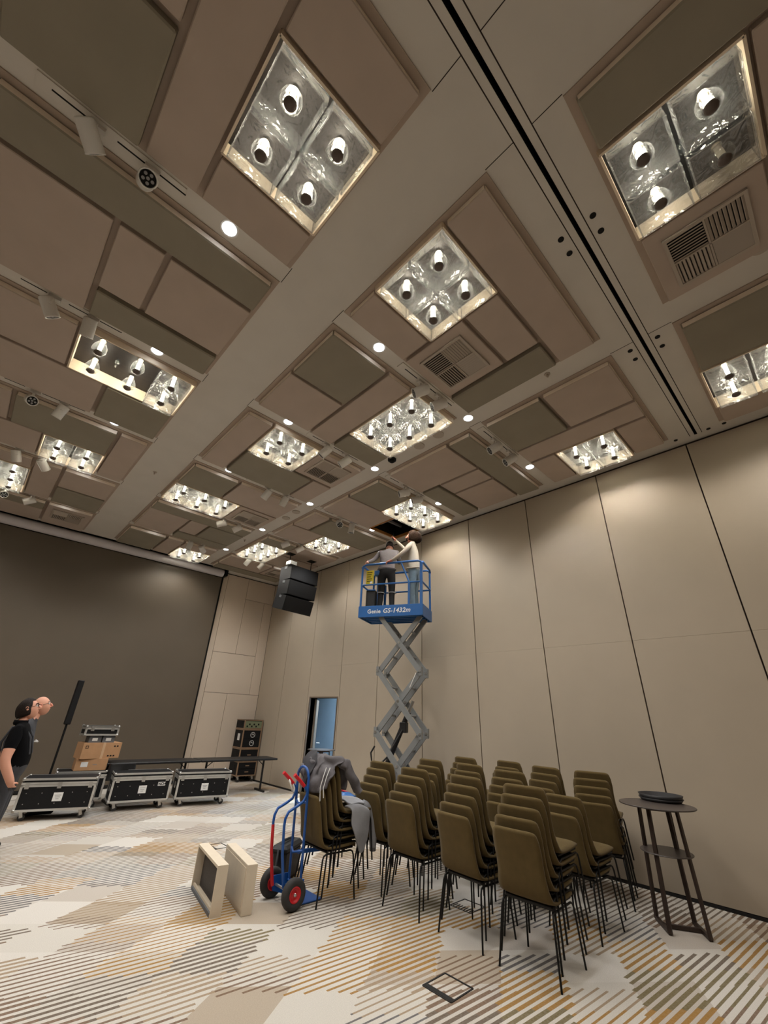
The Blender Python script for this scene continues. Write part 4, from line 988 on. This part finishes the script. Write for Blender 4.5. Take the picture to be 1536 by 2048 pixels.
# scissor pack
SC, SH = .17, .39
zs = [3.40, 2.43, 1.46, .50]
for lev in range(3):
    z1, z0 = zs[lev], zs[lev+1]
    for side in (-1, 1):
        oo, oi = side*.235, side*.175
        MB().bar((SC-SH, oo, z1), (SC+SH, oo, z0), .045, .085, (0, 0, 1)).build('scissor_arm', 'lift_grey', lift)
        MB().bar((SC-SH, oi, z0), (SC+SH, oi, z1), .045, .085, (0, 0, 1)).build('scissor_arm', 'lift_grey', lift)
        MB().cyl((SC, side*.14, (z0+z1)/2), (SC, side*.265, (z0+z1)/2), .024, 12).cyl((SC, side*.264, (z0+z1)/2), (SC, side*.27, (z0+z1)/2), .013, 10).build('pivot_pin', 'steel', lift)
        for s in (-1, 1):
            MB().bar((SC+s*(SH+.005), side*.205, z0-.075), (SC+s*(SH+.005), side*.205, z0+.075), .05, .10, (0, 1, 0)).build('link_plate', 'lift_grey', lift)
            MB().cyl((SC+s*SH, side*.14, z0), (SC+s*SH, side*.268, z0), .022, 12).build('pivot_pin', 'steel', lift)
    for f_ in (.27, .73):
        zc = z1+(z0-z1)*f_; MB().cyl((SC-SH+2*SH*f_, -.24, zc), (SC-SH+2*SH*f_, .24, zc), .02, 10).build('cross_tube', 'lift_grey', lift)
        MB().cyl((SC+SH-2*SH*f_, -.18, zc), (SC+SH-2*SH*f_, .18, zc), .02, 10).build('cross_tube', 'lift_grey', lift)
MB().cyl((SC-.25, 0, .98), (SC+.12, 0, 1.78), .045, 14).build('lift_cylinder', 'lift_dark', lift)
MB().cyl((SC+.12, 0, 1.78), (SC+.20, 0, 1.96), .028, 12).build('cylinder_rod', 'steel', lift)
MB().bbox(SC-.02, SC+.10, -.08, .06, 1.46, 1.62, .01).build('valve_block', 'lift_dark', lift)
MB().tube([(SC-.38, -.28, 1.25), (SC-.44, -.29, 1.15), (SC-.42, -.28, 1.02), (SC-.30, -.26, .98), (SC-.18, -.2, 1.1), (SC-.05, -.12, 1.35), (SC+.04, -.09, 1.5)], .014, 8).build('hose', 'lift_dark', lift)
MB().tube([(SC+.33, -.27, 2.40), (SC+.22, -.275, 2.16)], .007, 6).build('safety_bar', 'white_plastic', lift)

# ------------------------------------------------------------------ people
def human(name, label, joints, bones, matf, mats, loc, rz=0., sub=2):
    """joints: name -> (xyz, radius or (rx, ry)); one continuous skinned surface; matf(point, bone) -> slot"""
    for q_ in ('head1', 'head2'): joints.pop(q_, None)
    joints['head0'] = (joints['head0'][0], .05)
    ks = list(joints); me = bpy.data.meshes.new(name)
    me.from_pydata([joints[k][0] for k in ks], [(ks.index(a), ks.index(b)) for a, b in bones], [])
    o = obj(name, me, None, loc, (0, 0, rz))
    sk_ = o.modifiers.new('skin', 'SKIN'); sk_.use_smooth_shade = True
    for i, k in enumerate(ks):
        r_ = joints[k][1]; v = me.skin_vertices[0].data[i]; v.radius = (r_, r_) if not isinstance(r_, tuple) else r_
        v.use_root = (k == 'pelvis')
    ss = o.modifiers.new('sub', 'SUBSURF'); ss.levels = sub; ss.render_levels = sub
    bpy.context.view_layer.update(); bake(o)
    me = o.data
    for m_ in mats: me.materials.append(MATS[m_])
    seg = [(a, b, Vector(joints[a][0]), Vector(joints[b][0])) for a, b in bones]
    rad_ = {k: (sum(joints[k][1])/2 if isinstance(joints[k][1], tuple) else joints[k][1]) for k in ks}
    for p in me.polygons:
        c = p.center; best = None
        for a, b, A, B in seg:
            t = max(0, min(1, (c-A).dot(B-A)/max(1e-9, (B-A).length_squared))); d = (c-(A+t*(B-A))).length/((1-t)*rad_[a]+t*rad_[b])
            if best is None or d < best[0]: best = (d, a, b, t)
        p.material_index = matf(c, best[1], best[2], best[3]); p.use_smooth = True
    return tag(o, label, 'person')
def hand_joints(J, B, side, wrist, d, palm_n, curl=.6, size=.085):
    """five-finger hand rooted at wrist joint"""
    w_ = Vector(J[wrist][0]); d = Vector(d).normalized(); n = Vector(palm_n).normalized(); sdir = d.cross(n).normalized()
    pm = side+'palm'; J[pm] = (tuple(w_+d*size*.62), (.030, .018)); B.append((wrist, pm))
    for k, (off, ln) in enumerate(((.030, .78), (.010, .9), (-.010, .85), (-.028, .66))):
        a = f'{side}f{k}a'; b = f'{side}f{k}b'
        p1 = w_+d*size*1.15+sdir*off; p2 = p1+(d*math.cos(curl)+n*math.sin(curl))*size*ln*.75
        J[a] = (tuple(p1), .0095); J[b] = (tuple(p2), .0075); B += [(pm, a), (a, b)]
    a, b = side+'ta', side+'tb'
    p1 = w_+d*size*.45+sdir*.038+n*.008; p2 = p1+(d*.7+sdir*.5+n*.4).normalized()*size*.5
    J[a] = (tuple(p1), .011); J[b] = (tuple(p2), .008); B += [(pm, a), (a, b)]
def head_extras(o, c, face, up, skin, hair=None, glasses=False, beard=None, r=.098):
    c, face, up = Vector(c), Vector(face).normalized(), Vector(up).normalized(); right = face.cross(up).normalized(); up = right.cross(face)
    R3 = Matrix((right, face, up)).transposed()
    def W(p): return tuple(c+R3@Vector(p))
    nu, nv = 20, 16; hv = []; hf = []
    for j in range(nv+1):
        el = -math.pi/2+math.pi*j/nv
        for k in range(nu):
            az = 2*math.pi*k/nu; x = .080*math.cos(el)*math.sin(az); y = .101*math.cos(el)*math.cos(az); z = .122*math.sin(el)
            if z < -.02:                                   # jaw: narrower, chin kept forward, nape cut in
                q = min(1, (-.02-z)/.10); x *= 1-.30*q
                y = y*(1-.12*q)+.022*q if y > 0 else y*(1-.5*q)+.01*q
            if y > .05 and z > .03: y *= .965              # forehead
            if y > .07 and -.02 < z < .03 and abs(x) > .015: y -= .006     # eye sockets
            hv.append(W((x, y, z)))
    for j in range(nv):
        for k in range(nu): hf.append((j*nu+k, j*nu+(k+1) % nu, (j+1)*nu+(k+1) % nu, (j+1)*nu+k))
    bm = bmesh.new(); bm.from_mesh(o.data); vv = [bm.verts.new(v) for v in hv]
    for f_ in hf:
        fc_ = bm.faces.new([vv[i] for i in f_]); fc_.smooth = True; fc_.material_index = 0
    bmesh.ops.remove_doubles(bm, verts=vv, dist=.0005); bm.to_mesh(o.data); bm.free()
    m = MB()
    m.tube([W((0, r*.86, .022)), W((0, r*1.12, -.008)), W((0, r*1.20, -.024)), W((0, r*.95, -.034))], [.009, .013, .016, .010], 8)
    for s in (-1, 1): m.tube([W((s*.018, r*.95, -.033)), W((s*.012, r*1.06, -.030))], [.008, .008], 6)
    m.build('nose', skin, o)
    for s in (-1, 1):
        e = MB(); P = [W((s*(r*.80+.004*math.sin(t*math.pi/6)), -.004-.016*math.cos(t*math.pi/6), -.002+.031*math.sin(t*math.pi/6))) for t in range(12)]
        e.tube(P, .007, 6, closed=True); e.ball(W((s*r*.79, -.002, -.004)), .016, sc=(1, 1, 1)); e.build('ear', skin, o)
        ey = MB().ball(W((s*.031, r*.86, .012)), .0125).build('eye', 'sticker', o); MB().ball(W((s*.032, r*.965, .012)), .0055, nu=8, nv=6).build('iris', 'hair_dark', ey)
        MB().tube([W((s*.012, r*.97, .034)), W((s*.032, r*.96, .040)), W((s*.052, r*.82, .034))], .005, 6).build('eyebrow', hair or 'hair_grey', o)
    MB().tube([W((-.026, r*.82, -.058)), W((0, r*.93, -.056)), W((.026, r*.82, -.058))], [.004, .0065, .004], 6).build('mouth', 'skin_red', o)
    if glasses:
        g = MB()
        for s in (-1, 1): g.tube([W((s*.033+.022*math.cos(t*math.pi/6), r*1.03, .012+.017*math.sin(t*math.pi/6))) for t in range(12)], .0022, 5, closed=True); g.tube([W((s*.055, r*1.0, .015)), W((s*r*.84, .0, .014))], .0022, 5)
        g.tube([W((-.011, r*1.04, .014)), W((.011, r*1.04, .014))], .0022, 5); g.build('glasses', 'lamp_black', o)
    if beard:
        P = []
        for i in range(7):
            a = math.radians(-75+25*i); P.append([W((r*.80*math.sin(a)*f_, r*(.30+.58*math.cos(a))*f_, z)) for z, f_ in ((-.035, 1.02), (-.06, 1.06), (-.085, 1.0), (-.105, .72))])
        b_ = MB().grid(P, 0, True).build('beard', beard, o); sd = b_.modifiers.new('s', 'SOLIDIFY'); sd.thickness = .012; sd.offset = 0; bake(b_)
    return W
def hair_cap(o, W, r, m_, front=.35, low=-.03, bulge=1.08, rough=.008, back=0., seed=0, n=24, vol=0., top=math.pi/2):
    P = []
    for i in range(n+1):
        az = 2*math.pi*i/n; row = []
        fr = math.cos(az)                      # 1 at the face
        zl = low if fr < .25 else low+(front-low)*min(1, (fr-.25)/.35)
        lo = math.asin(max(-.9, min(.9, zl)))
        if top < 1 and fr > -.15: lo = top-.02
        for j in range(9):
            el = min(lo, top)+(top-min(lo, top))*j/8
            fade = min(1, (el-lo)/.5) if fr > .2 else 1
            q = 1.0+(bulge-1.0)*fade+.02+rough*12*fade*mnoise.noise(Vector((math.sin(az)*2.2+seed, math.cos(az)*2.2, el*2.5)))*.5+(.10*mnoise.noise(Vector((math.sin(az)*9+seed, math.cos(az)*9, el*9))) if vol else 0)+vol*max(0, -fr+.3)*max(0, .9-abs(el-.2))
            row.append(W((.080*q*math.cos(el)*math.sin(az), .101*q*math.cos(el)*math.cos(az)-.003-back*max(0, -fr)*(1-math.sin(el)), .122*q*math.sin(el)+.002)))
        P.append(row)
    h_ = MB().grid(P, 0, True).build('hair', m_, o); sd = h_.modifiers.new('s', 'SOLIDIFY'); sd.thickness = .008; sd.offset = 0; bake(h_)
    return h_
BODY_B = [('pelvis', 'belly'), ('belly', 'chest'), ('chest', 'neck'), ('neck', 'head0'),
          ('chest', 'lsh'), ('lsh', 'lel'), ('lel', 'lwr'), ('chest', 'rsh'), ('rsh', 'rel'), ('rel', 'rwr'),
          ('pelvis', 'lhip'), ('lhip', 'lkn'), ('lkn', 'lan'), ('lan', 'lto'), ('pelvis', 'rhip'), ('rhip', 'rkn'), ('rkn', 'ran'), ('ran', 'rto')]
def std_joints(**over):
    J = {'pelvis': ((0, 0, .93), (.155, .115)), 'belly': ((.02, 0, 1.10), (.15, .12)), 'chest': ((.0, 0, 1.32), (.165, .125)), 'neck': ((-.0, 0, 1.48), (.058, .058)),
         'head0': ((.02, 0, 1.575), (.068, .078)), 'head1': ((.02, 0, 1.64), (.078, .095)), 'head2': ((.01, 0, 1.70), (.066, .082)),
         'lsh': ((-.01, .185, 1.40), .062), 'lel': ((-.03, .25, 1.12), .046), 'lwr': ((.06, .25, .88), .031), 'rsh': ((-.01, -.185, 1.40), .062), 'rel': ((-.03, -.25, 1.12), .046), 'rwr': ((.06, -.25, .88), .031),
         'lhip': ((0, .10, .86), .10), 'lkn': ((.02, .11, .47), .066), 'lan': ((-.02, .115, .09), .048), 'lto': ((.15, .13, .045), .038), 'rhip': ((0, -.10, .86), .10), 'rkn': ((.02, -.11, .47), .066), 'ran': ((-.02, -.115, .09), .048), 'rto': ((.15, -.13, .045), .038)}
    J.update(over); return J
def handpart(a, b): return any(q in x for x in (a, b) for q in ('palm', 'f0', 'f1', 'f2', 'f3')) or 'ta' in (a[1:], b[1:]) or 'tb' in (a[1:], b[1:])
# --- man in black shirt and grey bib trousers, looking up at the lift (x = facing)
M1 = Vector((.80, 7.31, 0)); rz1 = math.atan2(5.7-7.4, 5.7-.8)+.10
J = std_joints(pelvis=((0, 0, .93), (.17, .14)), chest=((-.03, 0, 1.30), (.185, .165)), belly=((.03, 0, 1.08), (.185, .175)), neck=((-.07, 0, 1.455), (.06, .06)), head0=((-.045, 0, 1.54), (.07, .08)), head1=((.035, 0, 1.61), (.078, .096)), head2=((.0, 0, 1.675), (.066, .084)),
    rsh=((-.04, -.215, 1.375), .078), rel=((-.05, -.32, 1.07), .056), rwr=((.08, -.30, .86), .042), lsh=((-.04, .205, 1.375), .078), lel=((-.16, .25, 1.08), .056), lwr=((-.07, .20, .86), .040), lto=((.20, .14, .045), .04), rto=((.25, -.14, .045), .045))
B = list(BODY_B); hand_joints(J, B, 'r', 'rwr', (.25, .75, -.7), (.0, 1, 0), .35); hand_joints(J, B, 'l', 'lwr', (.10, -.35, -.9), (0, -1, 0), .35)
def mf(c, a, b, t):
    if handpart(a, b): return 0 if c.z > .80 else 2
    if a in ('head0', 'head1') or (a == 'neck' and t > .15): return 0
    if (a, b) in (('rel', 'rwr'), ('lel', 'lwr')): return 0
    if (a, b) in (('rsh', 'rel'), ('lsh', 'lel')): return 1 if t < .62 else 0
    if c.z < .07 or b in ('lto', 'rto'): return 3
    if c.z < 1.0: return 2
    return 1
p1 = human('person', 'man in black shirt and grey work trousers, hand in pocket, looking up', J, B, mf, ['skin', 'shirt_black', 'overall_grey', 'lamp_black'], tuple(M1), rz1, 3)
W = head_extras(p1, (-.045, 0, 1.61), (.93, 0, .36), (-.36, 0, .93), 'skin', 'hair_dark', glasses=True)
hair_cap(p1, W, .098, 'hair_dark', .66, -.6, 1.035, .012, .02, 1)
for s in (-1, 1): MB().tube([(-.14, s*.10, 1.02), (-.175, s*.11, 1.25), (-.12, s*.115, 1.41), (-.01, s*.115, 1.425), (.09, s*.10, 1.30), (.135, s*.09, 1.12)], .014, 6).build('brace_strap', 'overall_grey', p1)
MB().lathe([(.066, 1.43), (.078, 1.45), (.074, 1.485), (.062, 1.485)], c=(-.075, 0, 0), n=18).build('collar', 'shirt_black', p1)
# --- balding man behind him
J = std_joints(neck=((.0, 0, 1.49), (.058, .058)), head0=((.055, 0, 1.575), (.068, .078)), head1=((.06, 0, 1.645), (.078, .095)), head2=((.03, 0, 1.71), (.068, .085)), rsh=((-.01, -.19, 1.405), .064), lsh=((-.01, .19, 1.405), .064), rel=((-.15, -.23, 1.13), .048), rwr=((-.14, -.17, .90), .033), lwr=((-.02, .23, .90), .033))
B = list(BODY_B); hand_joints(J, B, 'r', 'rwr', (.3, .1, -.9), (0, 1, 0), .4); hand_joints(J, B, 'l', 'lwr', (.2, 0, -1), (0, -1, 0), .4)
p2 = human('person', 'balding man in dark work clothes standing behind the man in black', J, B, lambda c, a, b, t: 0 if (handpart(a, b) or a in ('head0', 'head1') or (a == 'neck' and t > .15)) else (3 if c.z < .07 else 2 if c.z < .98 else 1), ['skin', 'overall_grey', 'trouser_black', 'lamp_black'], (.90, 7.95, 0), rz1+.05)
W = head_extras(p2, (.05, 0, 1.645), (.95, 0, .30), (-.30, 0, .95), 'skin_red', 'hair_grey')
hair_cap(p2, W, .098, 'hair_grey', .05, -.55, 1.0, .004, .0, 2, top=.12)
MB().tube([(.12, -.10, 1.22), (.15, .0, 1.21), (.12, .10, 1.22)], .010, 6).build('reflective_strip', 'reflect', p2)
# --- man in grey hoodie on the lift, seen from behind (x = facing the wall, y = +left)
ZD = ZP+.07
def on_lift(s, o): return tuple(LC+lu*s+lv*o+Vector((0, 0, ZD)))
rzA = math.atan2(lv.y, lv.x)+.15
J = std_joints(pelvis=((-.02, 0, .92), (.15, .115)), belly=((.02, 0, 1.08), (.15, .115)), chest=((.08, 0, 1.28), (.165, .12)), neck=((.15, 0, 1.43), (.056, .056)), head0=((.20, 0, 1.49), (.066, .078)), head1=((.215, 0, 1.545), (.077, .094)), head2=((.20, 0, 1.60), (.066, .082)),
    lsh=((.08, .185, 1.36), .064), lel=((.03, .30, 1.19), .047), lwr=((-.10, .385, 1.11), .033), rsh=((.09, -.185, 1.36), .064), rel=((.24, -.22, 1.18), .047), rwr=((.42, -.14, 1.28), .033), lhip=((-.02, .10, .86), .10), rhip=((-.02, -.10, .86), .10), lan=((-.04, .13, .09), .05), ran=((-.04, -.13, .09), .05), lto=((.12, .15, .045), .04), rto=((.12, -.15, .045), .04))
B = list(BODY_B); hand_joints(J, B, 'l', 'lwr', (-.5, .45, -.6), (0, -.4, -.8), .9); hand_joints(J, B, 'r', 'rwr', (.8, .2, .4), (0, 0, -1), .8)
p3 = human('person', 'man in grey hoodie and black trousers on the lift, back turned', J, B, lambda c, a, b, t: 0 if (handpart(a, b) or a in ('head0', 'head1') or (a == 'neck' and t > .2)) else (3 if c.z < .07 else 2 if (c.z < .95 and a[1:] not in ('el', 'sh')) else 1), ['skin', 'hoodie_grey', 'trouser_black', 'lamp_black'], on_lift(-.20, -.02), rzA)
W = head_extras(p3, (.21, 0, 1.545), (.95, 0, -.25), (.25, 0, .95), 'skin', 'hair_dark')
hair_cap(p3, W, .098, 'hair_dark', .45, -.30, 1.04, .006, .0, 3)
for s in (-1, 1):
    MB().tube([(.012+.078*math.cos(t*math.pi/8), s*.118+.078*math.sin(t*math.pi/8), .47) for t in range(16)], .008, 5, closed=True).build('reflective_band', 'reflect', p3)
MB().tube([(-.02+.150*math.cos(t*math.pi/10), .185*math.sin(t*math.pi/10), .955) for t in range(20)], .013, 6, closed=True).build('hem', 'hoodie_grey', p3)
# --- curly-haired man in beige sweater, facing along the platform towards the controls
rzB = math.atan2(-lu.y, -lu.x)
J = std_joints(chest=((.02, 0, 1.31), (.165, .125)), neck=((.03, 0, 1.47), (.056, .056)), head0=((.07, 0, 1.555), (.066, .078)), head1=((.075, 0, 1.62), (.076, .094)), head2=((.05, 0, 1.685), (.066, .082)),
    lsh=((.01, .185, 1.395), .064), lel=((.16, .27, 1.19), .048), lwr=((.37, .30, 1.035), .033), rsh=((.03, -.185, 1.40), .064), rel=((.26, -.20, 1.43), .047), rwr=((.44, -.10, 1.62), .032), lto=((.15, .14, .045), .04), rto=((.15, -.14, .045), .04))
B = list(BODY_B); hand_joints(J, B, 'l', 'lwr', (.95, .05, -.25), (0, .1, -1), .9); hand_joints(J, B, 'r', 'rwr', (.55, .1, .8), (.7, .2, -.4), 1.1)
p4 = human('person', 'curly-haired man in beige sweater and jeans on the lift, arm raised', J, B, lambda c, a, b, t: 0 if (handpart(a, b) or a in ('head0', 'head1') or (a == 'neck' and t > .2)) else (3 if c.z < .07 else 2 if (c.z < .90 and a[1:] not in ('el', 'sh')) else 1), ['skin_red', 'sweater_beige', 'jeans', 'white_plastic'], on_lift(.39, -.03), rzB)
W = head_extras(p4, (.07, 0, 1.62), (.94, 0, .25), (-.25, 0, .94), 'skin_red', 'hair_brown', beard='hair_brown')
hair_cap(p4, W, .098, 'hair_brown', .55, -.6, 1.22, .05, .03, 5, 48, .75)
MB().tube([(.0+.155*math.cos(t*math.pi/10), .19*math.sin(t*math.pi/10), .90+.012*math.sin(t)) for t in range(20)], .016, 6, closed=True).build('hem', 'sweater_beige', p4)
pn = thing('marker_pen', 'black pen-like tool held up into the open ceiling hatch', 'tool', tuple(Vector(on_lift(.39, -.03))+Matrix.Rotation(rzB, 3, 'Z')@Vector((.50, -.085, 1.66))))
MB().tube([(0, 0, -.02), (.0, 0, .10), (.0, 0, .15)], [.011, .011, .006], 8).build('barrel', 'lamp_black', pn)
MB().tube([(-.012, 0, 0), (-.05, -.01, .02)], .006, 6).build('tip', 'lamp_black', pn)
